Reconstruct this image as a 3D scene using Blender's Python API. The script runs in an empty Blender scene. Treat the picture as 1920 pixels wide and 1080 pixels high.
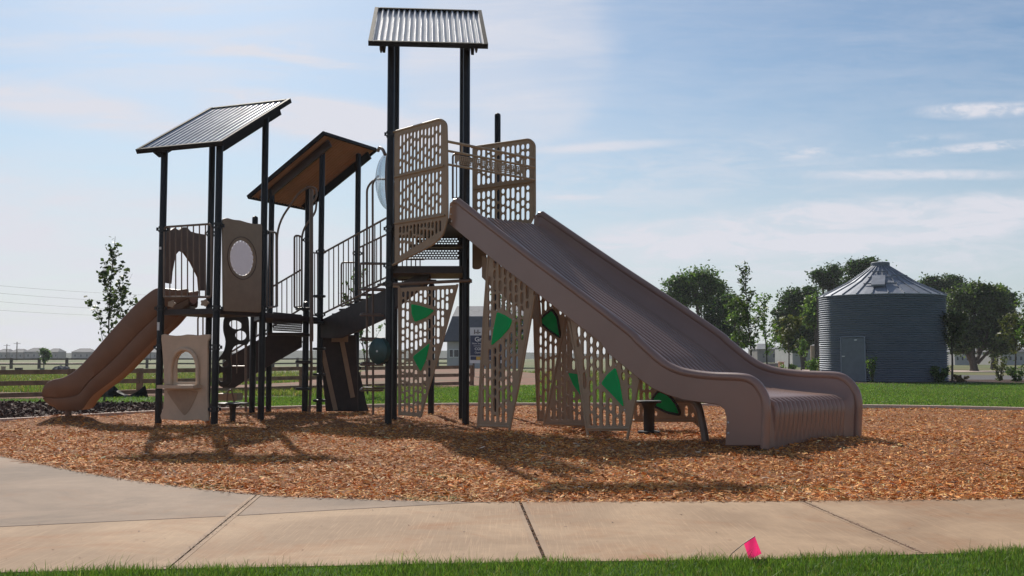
import bpy, math, random
import numpy as np
from mathutils import Vector as V, Matrix
from mathutils.geometry import tessellate_polygon
R_ = math.radians
sc = bpy.context.scene
COL = sc.collection
# ------------------------------------------------------------------ camera
F, H = 1900.0, 1.25
TH = math.atan(128 / F)
cam = bpy.data.cameras.new('camera'); camo = bpy.data.objects.new('camera', cam); COL.objects.link(camo)
cam.sensor_width = 36; cam.lens = 36 * F / 1920; cam.clip_start = 0.05; cam.clip_end = 9000
camo.location = (0, 0, H); camo.rotation_euler = (math.pi / 2 + TH, 0, 0)
sc.camera = camo
sc.view_settings.view_transform = 'Standard'; sc.view_settings.look = 'None'
sc.view_settings.gamma = 1; sc.view_settings.exposure = 0.0
sc.cycles.max_bounces = 8; sc.cycles.transparent_max_bounces = 12
sc.cycles.volume_step_rate = 4
# ------------------------------------------------------------------ sun and sky
SUN_EL, SUN_AZ = R_(38.5), R_(-18)          # azimuth measured from +Y towards +X
sd = V((math.sin(SUN_AZ) * math.cos(SUN_EL), math.cos(SUN_AZ) * math.cos(SUN_EL), math.sin(SUN_EL)))
sun = bpy.data.lights.new('sun', 'SUN'); sun.energy = 4.8; sun.angle = R_(0.55); sun.color = (1, .93, .83)
suno = bpy.data.objects.new('sun', sun); COL.objects.link(suno)
suno.rotation_euler = sd.to_track_quat('Z', 'Y').to_euler()

class NT:
    """tiny node helper"""
    def __init__(s, tree): s.t = tree; s.n = tree.nodes; s.l = tree.links
    def node(s, typ, **kw):
        n = s.n.new(typ)
        for k, v in kw.items(): setattr(n, k, v)
        return n
    def put(s, sock, v):
        if isinstance(v, bpy.types.NodeSocket): s.l.new(v, sock)
        else: sock.default_value = v
    def m(s, op, a, b=None, c=None, clamp=False):
        n = s.node('ShaderNodeMath', operation=op); n.use_clamp = clamp
        s.put(n.inputs[0], a)
        if b is not None: s.put(n.inputs[1], b)
        if c is not None: s.put(n.inputs[2], c)
        return n.outputs[0]
    def noise(s, vec, scale, detail=4, rough=.5, dist=0):
        n = s.node('ShaderNodeTexNoise')
        if vec is not None: s.l.new(vec, n.inputs['Vector'])
        n.inputs['Scale'].default_value = scale; n.inputs['Detail'].default_value = detail
        n.inputs['Roughness'].default_value = rough; n.inputs['Distortion'].default_value = dist
        return n.outputs['Fac']
    def mapping(s, vec, scale=(1, 1, 1), rot=(0, 0, 0), loc=(0, 0, 0)):
        n = s.node('ShaderNodeMapping'); s.l.new(vec, n.inputs[0])
        n.inputs['Scale'].default_value = scale; n.inputs['Rotation'].default_value = rot
        n.inputs['Location'].default_value = loc
        return n.outputs[0]
    def step(s, v, a, b):
        n = s.node('ShaderNodeMapRange'); n.interpolation_type = 'SMOOTHSTEP'
        s.put(n.inputs[0], v); n.inputs[1].default_value = a; n.inputs[2].default_value = b
        return n.outputs[0]
    def mix(s, f, a, b, blend='MIX'):
        n = s.node('ShaderNodeMix', data_type='RGBA'); n.blend_type = blend
        s.put(n.inputs[0], f)
        for i, v in ((6, a), (7, b)):
            if isinstance(v, tuple) and len(v) == 3: v = v + (1,)
            s.put(n.inputs[i], v)
        return n.outputs[2]

w = bpy.data.worlds.new('World'); sc.world = w; w.use_nodes = True
T = NT(w.node_tree); T.n.clear()
sky = T.node('ShaderNodeTexSky'); sky.sky_type = 'NISHITA'; sky.sun_disc = False
sky.sun_elevation = SUN_EL; sky.sun_rotation = SUN_AZ
sky.air_density = 1.0; sky.dust_density = 1.0; sky.ozone_density = 1.0; sky.altitude = 300
tc = T.node('ShaderNodeTexCoord'); sep = T.node('ShaderNodeSeparateXYZ'); T.l.new(tc.outputs['Generated'], sep.inputs[0])
X, Y, Z = sep.outputs
yy = T.m('MAXIMUM', T.m('ABSOLUTE', Y), .15)
U = T.m('DIVIDE', X, yy); VV = T.m('DIVIDE', Z, yy)
zz = T.m('ADD', T.m('MAXIMUM', Z, 0), .10)
comb = T.node('ShaderNodeCombineXYZ'); T.l.new(T.m('DIVIDE', X, zz), comb.inputs[0]); T.l.new(T.m('DIVIDE', Y, zz), comb.inputs[1])
P = comb.outputs[0]
c2 = T.node('ShaderNodeCombineXYZ'); T.l.new(U, c2.inputs[0]); T.l.new(VV, c2.inputs[1]); Q = c2.outputs[0]
wisp = T.noise(T.mapping(Q, (2.2, 9, 1), (0, 0, R_(-8))), 2.2, 8, .62, .9)
wisp2 = T.noise(T.mapping(Q, (3.0, 14, 1), (0, 0, R_(4)), (3, 1, 0)), 2.0, 9, .6, .5)
soft = T.noise(T.mapping(Q, (1.2, 2.4, 1), (0, 0, R_(10)), (5, 2, 0)), 1.6, 5, .5, .3)
warp = T.m('MULTIPLY', T.m('SUBTRACT', T.noise(Q, 5, 6, .6), .5), .9)
def blob(px, py, rx, ry, lo=1.0, hi=.35, rot=0.0, wv=1.0):
    cu, cv = (px - 960) / 1900, (668 - py) / 1900
    du = T.m('SUBTRACT', U, cu); dv = T.m('SUBTRACT', VV, cv)
    ca, sa = math.cos(rot), math.sin(rot)
    a = T.m('ADD', T.m('MULTIPLY', du, ca), T.m('MULTIPLY', dv, sa))
    b = T.m('SUBTRACT', T.m('MULTIPLY', dv, ca), T.m('MULTIPLY', du, sa))
    a = T.m('POWER', T.m('ABSOLUTE', T.m('DIVIDE', a, rx / 1900)), 2.0)
    b = T.m('POWER', T.m('ABSOLUTE', T.m('DIVIDE', b, ry / 1900)), 2.0)
    d = T.m('ADD', T.m('SQRT', T.m('ADD', a, b)), T.m('MULTIPLY', warp, wv))
    return T.step(d, lo, hi)
def add(*a):
    o = a[0]
    for b in a[1:]: o = T.m('ADD', o, b)
    return o
def mul(a, b): return T.m('MULTIPLY', a, b)
# feathered textures stretched along the wind
fe1 = T.step(T.noise(T.mapping(Q, (3.0, 20, 1), (0, 0, R_(-7))), 1.6, 10, .62, .8), .36, .66)
fe2 = T.step(T.noise(T.mapping(Q, (2.2, 17, 1), (0, 0, R_(14)), (4, 1, 0)), 1.5, 10, .62, .6), .36, .68)
fe3 = T.step(T.noise(T.mapping(Q, (5, 20, 1), (0, 0, R_(-3)), (1, 7, 0)), 2.2, 10, .68, .4), .40, .62)
puff = T.step(T.noise(T.mapping(Q, (14, 34, 1), (0, 0, R_(-3)), (1, 7, 0)), 2.2, 8, .7, .3), .38, .60)
lobe = blob(950, 110, 240, 215, 1.04, .70, .2, .6)
lobein = blob(905, 60, 420, 330, 1.0, .1, .2, .6)
lobe_t = blob(1000, 215, 130, 66, 1.05, .55, .1, .7)
left_b = blob(640, 226, 330, 52, 1.1, .3, -.14, .8)
left_c = blob(130, 200, 360, 46, 1.2, .2, -.19, .8)
sweep = blob(470, 180, 260, 22, 1.2, .1, -.13, .8)
up_s = blob(455, 85, 130, 15, 1.2, .1, .05, 1.2)
up_s2 = blob(590, 108, 150, 12, 1.2, .1, -.16, 1.2)
topL = blob(300, 60, 700, 120, 1.2, .2, .0, 1.)
low = T.step(T.m('ADD', T.m('SUBTRACT', add(T.m('MULTIPLY', U, -.18), .115), VV), mul(warp, .05)), -.008, .045)   # broad veil, lower left
lowm = mul(low, T.step(U, .18, -.22))
r1 = blob(1560, 425, 620, 56, 1.08, .55, .085, .8); r1b = blob(1500, 490, 700, 60, 1.2, .2, .02, .6)
r2 = blob(1850, 201, 140, 20, 1.1, .4, .03, 1.2); r3 = blob(1760, 325, 240, 12, 1.2, .3, .0, 1.2)
r4 = blob(1850, 272, 230, 11, 1.2, .3, .09, 1.2); r4b = blob(1600, 272, 260, 13, 1.2, .2, .10, 1.2)
r5 = blob(1140, 271, 170, 12, 1.2, .3, .06, 1.0); r6 = blob(1080, 368, 60, 7, 1.2, .2, .0, 1.0)
mid = blob(1200, 330, 500, 90, 1.3, .1, .05, .8)
dens = add(mul(mul(lobe, lobein), T.m('ADD', mul(fe2, .22), .46)), mul(lobe_t, .22),
           mul(left_b, T.m('ADD', mul(fe1, .7), .55)), mul(left_c, T.m('ADD', mul(fe1, .7), .5)),
           mul(sweep, mul(fe1, .8)), mul(up_s, mul(fe3, .8)), mul(up_s2, mul(fe1, .8)), mul(topL, mul(fe2, .5)),
           mul(lowm, add(mul(fe1, .42), mul(fe2, .2), .30)),
           mul(r1, T.m('ADD', mul(fe3, .5), .42)), mul(r1b, T.m('ADD', mul(fe3, .4), .22)),
           mul(r2, T.m('ADD', mul(puff, .6), .30)), mul(r3, T.m('ADD', mul(puff, .35), .35)), mul(r4, T.m('ADD', mul(puff, .6), .15)), mul(r4b, mul(fe3, .5)),
           mul(r5, .6), mul(r6, .5), mul(mid, mul(fe3, .30)), mul(fe2, .16), mul(fe3, .07))
dens = T.m('MINIMUM', dens, .93)
hz = T.step(VV, .34, -.02)
sat = T.node('ShaderNodeHueSaturation'); sat.inputs['Saturation'].default_value = 1.06; T.l.new(sky.outputs[0], sat.inputs['Color'])
skyc = T.mix(1.0, sat.outputs[0], (.85, .955, 1.0), 'MULTIPLY')
col = T.mix(T.m('MULTIPLY', hz, .72), skyc, (6.5, 7.25, 8.0))
col = T.mix(dens, col, (8.3, 8.35, 9.1))
bg = T.node('ShaderNodeBackground'); T.l.new(col, bg.inputs[0]); bg.inputs[1].default_value = 0.089
wo_ = T.node('ShaderNodeOutputWorld'); T.l.new(bg.outputs[0], wo_.inputs[0])

# ------------------------------------------------------------------ geometry helpers
def ray(px, py):
    cx, cy = (px - 960) / F, (540 - py) / F
    c, s = math.cos(TH), math.sin(TH)
    return V((cx, c - cy * s, s + cy * c))
def at(px, py, y):
    r = ray(px, py); return V((0, 0, H)) + r * (y / r.y)
def gnd(px, py, z=0.0):
    r = ray(px, py); return V((0, 0, H)) + r * ((z - H) / r.z)
def xat(px, y, py=668): return at(px, py, y).x

ORG = {}
def worldpos(o): return ORG.get(o.name, V((0, 0, 0)))
def link(name, me, mat, parent=None, label=None, origin=None, smooth=True):
    """mesh is given in world coordinates; its origin is moved to its own centre"""
    n = len(me.vertices); co = np.empty(n * 3, 'f'); me.vertices.foreach_get('co', co); co = co.reshape(-1, 3)
    if origin is None: origin = (co.min(0) + co.max(0)) / 2
    origin = V([float(a) for a in origin])
    co -= np.array(origin, 'f'); me.vertices.foreach_set('co', co.ravel())
    if smooth is not None:
        me.polygons.foreach_set('use_smooth', np.full(len(me.polygons), bool(smooth)))
    if smooth:
        try: me.set_sharp_from_angle(angle=R_(38))
        except Exception: pass
    me.update()
    o = bpy.data.objects.new(name, me); COL.objects.link(o)
    if mat: me.materials.append(mat)
    if parent is not None:
        o.parent = parent; o.location = origin - worldpos(parent)
    else: o.location = origin
    ORG[o.name] = origin
    if label: o['label'] = label
    return o
def thing(name, label, cat, loc=(0, 0, 0), group=None):
    o = bpy.data.objects.new(name, None); COL.objects.link(o); o.location = loc; o.empty_display_size = .2
    ORG[o.name] = V(loc); tag(o, label, cat, group); return o
def tag(o, label, cat, group=None):
    o['label'] = label; o['category'] = cat
    if group: o['group'] = group
    return o
def setting(o, kind='structure'): o['kind'] = kind; return o

class MB:
    def __init__(s): s.v = []; s.f = []
    def add(s, vs, fs):
        b = len(s.v); s.v += [tuple(v) for v in vs]; s.f += [tuple(i + b for i in f) for f in fs]; return s
    def box(s, c, size, rot=None):
        c = V(c); hx, hy, hz_ = [a / 2 for a in size]
        pts = [V((x, y, z)) for x in (-hx, hx) for y in (-hy, hy) for z in (-hz_, hz_)]
        if rot is not None: pts = [rot @ p for p in pts]
        return s.add([c + p for p in pts], [(0, 1, 3, 2), (4, 6, 7, 5), (0, 4, 5, 1), (2, 3, 7, 6), (0, 2, 6, 4), (1, 5, 7, 3)])
    def beam(s, a, b, wd, h, up=(0, 0, 1)):
        a, b = V(a), V(b); d = b - a; L = d.length; d.normalize(); side = d.cross(V(up)).normalized(); u = side.cross(d)
        m = Matrix((d, side, u)).transposed()
        return s.box((a + b) / 2, (L, wd, h), m)
    def tube(s, pts, r, seg=8, cap=True, closed=False):
        pts = [V(p) for p in pts]; n = len(pts)
        rs = r if isinstance(r, (list, tuple)) else [r] * n
        tang = []
        for i in range(n):
            if closed: t = pts[(i + 1) % n] - pts[i - 1]
            else: t = pts[min(i + 1, n - 1)] - pts[max(i - 1, 0)]
            tang.append(t.normalized())
        nrm = tang[0].orthogonal().normalized(); rings = []
        for i in range(n):
            nrm = (nrm - tang[i] * nrm.dot(tang[i])).normalized(); bn = tang[i].cross(nrm)
            for k in range(seg):
                a = 2 * math.pi * k / seg
                rings.append(pts[i] + (nrm * math.cos(a) + bn * math.sin(a)) * rs[i])
        fs = []
        for i in range(n if closed else n - 1):
            j = (i + 1) % n
            for k in range(seg):
                k2 = (k + 1) % seg
                fs.append((i * seg + k, i * seg + k2, j * seg + k2, j * seg + k))
        if cap and not closed:
            fs.append(tuple(range(seg))[::-1]); fs.append(tuple((n - 1) * seg + k for k in range(seg)))
        return s.add(rings, fs)
    def prism(s, poly, z0, z1):
        n = len(poly); vs = [(p[0], p[1], z0) for p in poly] + [(p[0], p[1], z1) for p in poly]
        fs = [(i, (i + 1) % n, n + (i + 1) % n, n + i) for i in range(n)]
        tr = tessellate_polygon([[V((p[0], p[1], 0)) for p in poly]])
        fs += [(c, b, a) for a, b, c in tr] + [(a + n, b + n, c + n) for a, b, c in tr]
        return s.add(vs, fs)
    def build(s, name, mat, parent=None, label=None, smooth=True, origin=None):
        me = bpy.data.meshes.new(name); me.from_pydata(s.v, [], s.f); me.validate()
        return link(name, me, mat, parent, label, origin, smooth)

def bend(pts, r=.1, n=5):
    """round the corners of an open 3-D polyline"""
    pts = [V(p) for p in pts]; o = [pts[0]]
    for i in range(1, len(pts) - 1):
        a, b, c = pts[i - 1], pts[i], pts[i + 1]
        d1 = (a - b); d2 = (c - b); k = min(r, d1.length * .45, d2.length * .45)
        p, q = b + d1.normalized() * k, b + d2.normalized() * k
        for j in range(n + 1):
            t = j / n; o.append(p * (1 - t) ** 2 + b * 2 * t * (1 - t) + q * t * t)
    o.append(pts[-1]); return o
def round2(poly, r, n=4):
    o = []; m = len(poly)
    rs = r if isinstance(r, (list, tuple)) else [r] * m
    for i in range(m):
        a, b, c = [V(p) for p in (poly[i - 1], poly[i], poly[(i + 1) % m])]
        if rs[i] <= 0: o.append(tuple(b)); continue
        d1, d2 = a - b, c - b; k = min(rs[i], d1.length * .45, d2.length * .45)
        p, q = b + d1.normalized() * k, b + d2.normalized() * k
        for j in range(n + 1):
            t = j / n; e = p * (1 - t) ** 2 + b * 2 * t * (1 - t) + q * t * t; o.append((e.x, e.y))
    return o
class Plane:
    """vertical plane through two ground points; u along it, v up, w its normal (towards the camera)"""
    def __init__(s, a, b):
        s.a = V((a[0], a[1], 0)); d = V((b[0] - a[0], b[1] - a[1], 0)); s.L = d.length; s.d = d.normalized()
        s.n = V((s.d.y, -s.d.x, 0))
        if s.n.y > 0: s.n = -s.n
    def uv(s, px, py):
        r = ray(px, py); o = V((0, 0, H)); t = (s.a - o).dot(s.n) / r.dot(s.n); p = o + r * t
        return ((p - s.a).dot(s.d), p.z)
    def w(s, u, v, k=0): return s.a + s.d * u + V((0, 0, v)) + s.n * k
    def pw(s, px, py, k=0): return s.w(*s.uv(px, py), k)
    def off(s, k): q = Plane(s.a, s.a + s.d * s.L); q.n = s.n; q.a = s.a + s.n * k; return q
def plate(name, mat, pl, outer, holes=(), th=.03, parent=None, label=None, bev=.004, link_it=True):
    cu = bpy.data.curves.new('outline', 'CURVE'); cu.dimensions = '2D'; cu.fill_mode = 'BOTH'
    cu.extrude = th / 2 - bev; cu.bevel_depth = bev; cu.bevel_resolution = 0; cu.offset = -bev
    for lp in [outer] + list(holes):
        sp = cu.splines.new('POLY'); sp.points.add(len(lp) - 1); sp.use_cyclic_u = True
        for p, q in zip(sp.points, lp): p.co = (q[0], q[1], 0, 1)
    ob = bpy.data.objects.new('outline', cu)
    me = bpy.data.meshes.new_from_object(ob)
    bpy.data.objects.remove(ob); bpy.data.curves.remove(cu)
    M = Matrix((pl.d, V((0, 0, 1)), pl.n)).transposed().to_4x4(); M.translation = pl.a
    me.transform(M); me.name = name
    if not link_it: return me
    return link(name, me, mat, parent, label)
def inside(p, poly):
    x, y = p; c = False; n = len(poly)
    for i in range(n):
        (x1, y1), (x2, y2) = poly[i], poly[(i + 1) % n]
        if (y1 > y) != (y2 > y) and x < (x2 - x1) * (y - y1) / (y2 - y1) + x1: c = not c
    return c
def pdist(p, poly):
    d = 1e9; p = V(p)
    for i in range(len(poly)):
        a, b = V(poly[i]), V(poly[(i + 1) % len(poly)]); e = b - a
        t = max(0, min(1, (p - a).dot(e) / max(e.length_squared, 1e-9))); d = min(d, (p - a - e * t).length)
    return d
def stadium(u, v0, v1, r, n=3):
    o = []
    for j in range(n + 1):
        a = math.pi * j / n; o.append((u + r * math.cos(a), v1 - r + r * math.sin(a)))
    for j in range(n + 1):
        a = math.pi + math.pi * j / n; o.append((u + r * math.cos(a), v0 + r + r * math.sin(a)))
    return o
def slots(poly, solid=(), pitch=.0735, wd=.046, margin=.06, seed=1, gap=.026, vm=.045):
    """staggered columns of vertical slots that fill a polygon, leaving solid patches free"""
    rng = random.Random(seed); us = [p[0] for p in poly]; vs = [p[1] for p in poly]; out = []
    n = int((max(us) - min(us) - 2 * margin - wd) / pitch) + 1
    u0 = (max(us) + min(us)) / 2 - (n - 1) * pitch / 2; stp = .008
    for i in range(n):
        u = u0 + i * pitch; runs = []; cur = None; v = min(vs)
        while v <= max(vs) + stp:
            ok = all(inside(q, poly) for q in ((u - wd / 2 - margin * .5, v), (u + wd / 2 + margin * .5, v), (u, v - vm), (u, v + vm))) \
                and not any(inside((u, v), s_) or pdist((u, v), s_) < .03 + wd / 2 for s_ in solid)
            if ok and cur is None: cur = v
            if not ok and cur is not None: runs.append((cur, v - stp)); cur = None
            v += stp
        for a, b in runs:
            v = a; first = True; ph = (i * 2 + seed) % 3
            while b - v > .055:
                L = (wd * 1.9, wd * 2.8, wd * 3.7)[(ph if first else rng.randrange(3))]; first = False
                if b - v - L < .09: L = b - v if b - v < .25 else (b - v - gap) / 2
                out.append(stadium(u, v, v + L, wd / 2)); v += L + gap
    return out

# ------------------------------------------------------------------ materials
def material(name, base, rough=.5, vary=.12, scale=6, metal=0, bump=.0, bscale=60, spec=.5, trans=0, coord='Object'):
    m = bpy.data.materials.new(name); m.use_nodes = True; t = NT(m.node_tree); t.n.clear()
    b = t.node('ShaderNodeBsdfPrincipled'); o = t.node('ShaderNodeOutputMaterial')
    c = t.node('ShaderNodeTexCoord').outputs[coord]
    n1 = t.noise(c, scale, 5, .6)
    lo = tuple(x * (1 - vary) for x in base); hi = tuple(min(1, x * (1 + vary)) for x in base)
    t.l.new(t.mix(t.step(n1, .3, .7), lo, hi), b.inputs['Base Color'])
    b.inputs['Roughness'].default_value = rough; b.inputs['Metallic'].default_value = metal
    b.inputs['Specular IOR Level'].default_value = spec
    t.l.new(t.m('ADD', t.m('MULTIPLY', t.noise(c, scale * 2.3, 4), .10), rough - .05), b.inputs['Roughness'])
    if bump:
        bp = t.node('ShaderNodeBump'); bp.inputs['Strength'].default_value = bump; bp.inputs['Distance'].default_value = .01
        t.l.new(t.noise(c, bscale, 3), bp.inputs['Height']); t.l.new(bp.outputs[0], b.inputs['Normal'])
    out = b.outputs[0]
    if trans:
        tr = t.node('ShaderNodeBsdfTranslucent'); tr.inputs[0].default_value = tuple(min(1, x * 1.6) for x in base) + (1,)
        mx = t.node('ShaderNodeMixShader'); mx.inputs[0].default_value = trans
        t.l.new(b.outputs[0], mx.inputs[1]); t.l.new(tr.outputs[0], mx.inputs[2]); out = mx.outputs[0]
    t.l.new(out, o.inputs[0]); return m
M = {}
M['post'] = material('post_paint', (.012, .011, .012), .38, .2, 5, spec=.3)
M['black'] = material('black_plastic', (.015, .015, .016), .5, .2, 8)
M['frame'] = material('roof_frame_paint', (.018, .016, .017), .65, .2, 5, spec=.12)
M['redbeam'] = material('brown_beam_paint', (.055, .028, .02), .45, .15, 4)
M['tube'] = material('brown_tube_paint', (.17, .115, .082), .42, .12, 7)
M['tan'] = material('tan_plastic', (.36, .25, .155), .5, .07, 5, bump=.12, bscale=220)
M['tan2'] = material('pale_tan_plastic', (.60, .43, .29), .55, .07, 4, bump=.15, bscale=200)
M['tan3'] = material('brown_tan_panel', (.32, .225, .145), .55, .08, 5, bump=.12, bscale=220)
M['deck'] = material('deck_coating', (.030, .018, .015), .55, .25, 6, bump=.1, bscale=120)
M['slide'] = material('mauve_slide_plastic', (.27, .165, .128), .30, .05, 2, bump=.05, bscale=260, spec=.75)
M['slide2'] = material('brown_slide_plastic', (.205, .104, .060), .42, .07, 3, bump=.10, bscale=260)
M['green'] = material('green_plastic', (.02, .78, .27), .4, .08, 5, trans=.7)
M['teal'] = material('teal_plastic', (.012, .055, .052), .35, .2, 12)
M['lens'] = material('frosted_lens', (.62, .60, .66), .5, .04, 12, trans=.35)
M['hood'] = material('brown_hood_plastic', (.11, .062, .042), .5, .1, 5)
M['bark'] = material('bark', (.075, .058, .045), .85, .3, 10, bump=.4, bscale=30)
M['wood'] = material('stained_timber', (.25, .138, .082), .75, .3, 3, bump=.2, bscale=40)
M['wood2'] = material('dark_timber', (.11, .085, .07), .8, .3, 3)
M['white'] = material('white_paint', (.72, .72, .72), .6, .05, 1)
M['offwhite'] = material('offwhite_siding', (.40, .39, .39), .7, .08, 1)
M['pink'] = material('pink_vinyl', (.98, .13, .30), .45, .06, 20, trans=.7)
M['wire'] = material('steel_wire', (.10, .08, .07), .5, .1, 20, metal=.6)
M['navy'] = material('navy_panel', (.018, .03, .075), .5, .1, 3)
M['yellow'] = material('yellow_print', (.65, .40, .05), .5, .1, 3)
M['roofgrey'] = material('grey_shingle', (.17, .175, .19), .8, .15, 2)
M['roofdark'] = material('slate_shingle', (.07, .075, .09), .8, .15, 2)
M['glassdark'] = material('dark_window', (.03, .035, .045), .15, .1, 2)
M['fabric'] = material('black_silt_fabric', (.02, .02, .022), .7, .3, 5, bump=.4, bscale=12)
M['tanbox'] = material('tan_tank', (.34, .26, .19), .6, .1, 2)
M['brick'] = material('orange_brick', (.34, .17, .10), .8, .2, 8)
M['greenbox'] = material('green_box', (.10, .16, .13), .5, .1, 4)
M['sticker'] = material('white_sticker', (.7, .7, .68), .5, .05, 8)
M['housewall'] = material('far_house_wall', (.22, .20, .19), .8, .15, .2)
M['houseroof'] = material('far_house_roof', (.10, .10, .11), .8, .15, .2)

def metal_mat(name, base, rough, vary=.1, streak=(1, 1, 1), metal=.85):
    m = bpy.data.materials.new(name); m.use_nodes = True; t = NT(m.node_tree); t.n.clear()
    b = t.node('ShaderNodeBsdfPrincipled'); o = t.node('ShaderNodeOutputMaterial'); c = t.node('ShaderNodeTexCoord').outputs['Object']
    n1 = t.noise(t.mapping(c, streak), 3.5, 6, .6); n2 = t.noise(c, 45, 2, .5)
    f = t.m('ADD', t.m('MULTIPLY', n1, .7), t.m('MULTIPLY', n2, .3))
    lo = tuple(x * (1 - vary) for x in base); hi = tuple(min(1, x * (1 + vary)) for x in base)
    t.l.new(t.mix(t.step(f, .35, .65), lo, hi), b.inputs['Base Color']); b.inputs['Metallic'].default_value = metal
    t.l.new(t.m('ADD', t.m('MULTIPLY', n1, .2), rough - .1), b.inputs['Roughness'])
    t.l.new(b.outputs[0], o.inputs[0]); return m
M['galv'] = metal_mat('galvanised_roofing', (.52, .52, .53), .33, metal=.62)
M['bounce_back'] = material('bounce_tinted_sheet', (.38, .215, .125), .5, .08, 3)  # brown light bounced up from the chips, put into the sheet's underside colour
M['silo'] = metal_mat('galvanised_bin_wall', (.25, .275, .33), .60, .05, (.2, .2, .6), metal=.5)
M['siloroof'] = metal_mat('galvanised_bin_roof', (.28, .30, .34), .6, .14, metal=.5)
M['silodoor'] = metal_mat('galvanised_door', (.15, .17, .20), .6, .1, metal=.5)

def glass():
    m = bpy.data.materials.new('clear_bubble'); m.use_nodes = True; t = NT(m.node_tree); t.n.clear()
    o = t.node('ShaderNodeOutputMaterial'); g = t.node('ShaderNodeBsdfGlossy'); g.inputs['Roughness'].default_value = .05
    tr = t.node('ShaderNodeBsdfTransparent'); tr.inputs[0].default_value = (.80, .84, .87, 1)
    lw = t.node('ShaderNodeLayerWeight'); lw.inputs[0].default_value = .35
    mx = t.node('ShaderNodeMixShader'); t.l.new(t.m('ADD', t.m('MULTIPLY', lw.outputs['Facing'], .45), .06), mx.inputs[0])
    t.l.new(tr.outputs[0], mx.inputs[1]); t.l.new(g.outputs[0], mx.inputs[2]); t.l.new(mx.outputs[0], o.inputs[0]); return m
M['bubble'] = glass()

def attr_mat(name, rough=.7, trans=0.0, spec=.3):
    """material whose colour is stored per leaf / chip / blade"""
    m = bpy.data.materials.new(name); m.use_nodes = True; t = NT(m.node_tree); t.n.clear()
    b = t.node('ShaderNodeBsdfPrincipled'); o = t.node('ShaderNodeOutputMaterial')
    a = t.node('ShaderNodeAttribute'); a.attribute_name = 'tint'
    t.l.new(a.outputs['Color'], b.inputs['Base Color']); b.inputs['Roughness'].default_value = rough
    b.inputs['Specular IOR Level'].default_value = spec
    out = b.outputs[0]
    if trans:
        tr = t.node('ShaderNodeBsdfTranslucent'); t.l.new(t.mix(1.0, a.outputs['Color'], (1.7, 1.8, .9), 'MULTIPLY'), tr.inputs[0])
        mx = t.node('ShaderNodeMixShader'); mx.inputs[0].default_value = trans
        t.l.new(b.outputs[0], mx.inputs[1]); t.l.new(tr.outputs[0], mx.inputs[2]); out = mx.outputs[0]
    t.l.new(out, o.inputs[0]); return m
M['chip'] = attr_mat('wood_chip', .75, 0, .25)
M['leaf'] = attr_mat('leaf', .5, .35)
M['blade'] = attr_mat('grass_blade', .5, .4)

def ground_mat(name, layers, scale=.6, bump=.3, bscale=30, rough=.9, fine=18):
    """layers: list of colours blended by noise"""
    m = bpy.data.materials.new(name); m.use_nodes = True; t = NT(m.node_tree); t.n.clear()
    b = t.node('ShaderNodeBsdfPrincipled'); o = t.node('ShaderNodeOutputMaterial')
    c = t.node('ShaderNodeNewGeometry').outputs['Position']
    f = t.noise(c, scale, 7, .62, .4); g = t.noise(c, fine, 4, .6)
    col = t.mix(t.step(g, .3, .7), layers[0], layers[1])
    for i, L in enumerate(layers[2:]):
        col = t.mix(t.step(f, .48 + i * .08, .60 + i * .08), col, L)
    t.l.new(col, b.inputs['Base Color']); b.inputs['Roughness'].default_value = rough; b.inputs['Specular IOR Level'].default_value = .2
    bp = t.node('ShaderNodeBump'); bp.inputs['Strength'].default_value = bump; bp.inputs['Distance'].default_value = .03
    t.l.new(t.noise(c, bscale, 4), bp.inputs['Height']); t.l.new(bp.outputs[0], b.inputs['Normal'])
    t.l.new(b.outputs[0], o.inputs[0]); return m
M['chipbed'] = ground_mat('chip_bed', [(.38, .16, .06), (.16, .07, .03), (.30, .13, .055)], .8, .8, 45)
M['mulch'] = ground_mat('dark_mulch', [(.09, .048, .034), (.04, .022, .016)], .8, .8, 25)
M['lawn'] = ground_mat('lawn_soil', [(.05, .12, .018), (.03, .08, .012), (.07, .14, .02)], .35, .5, 30)
M['field'] = ground_mat('field', [(.105, .14, .040), (.13, .145, .055), (.19, .155, .075), (.08, .13, .03)], .045, .4, 3, fine=1.2)
M['dirt'] = ground_mat('red_dirt', [(.25, .12, .072), (.19, .092, .058), (.15, .10, .055)], .25, .4, 4, fine=3)
M['road'] = ground_mat('road_asphalt', [(.13, .125, .125), (.11, .105, .105)], .3, .1, 40)
M['kerb'] = ground_mat('kerb_concrete', [(.62, .49, .41), (.54, .42, .35)], 1.5, .2, 60)

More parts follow.
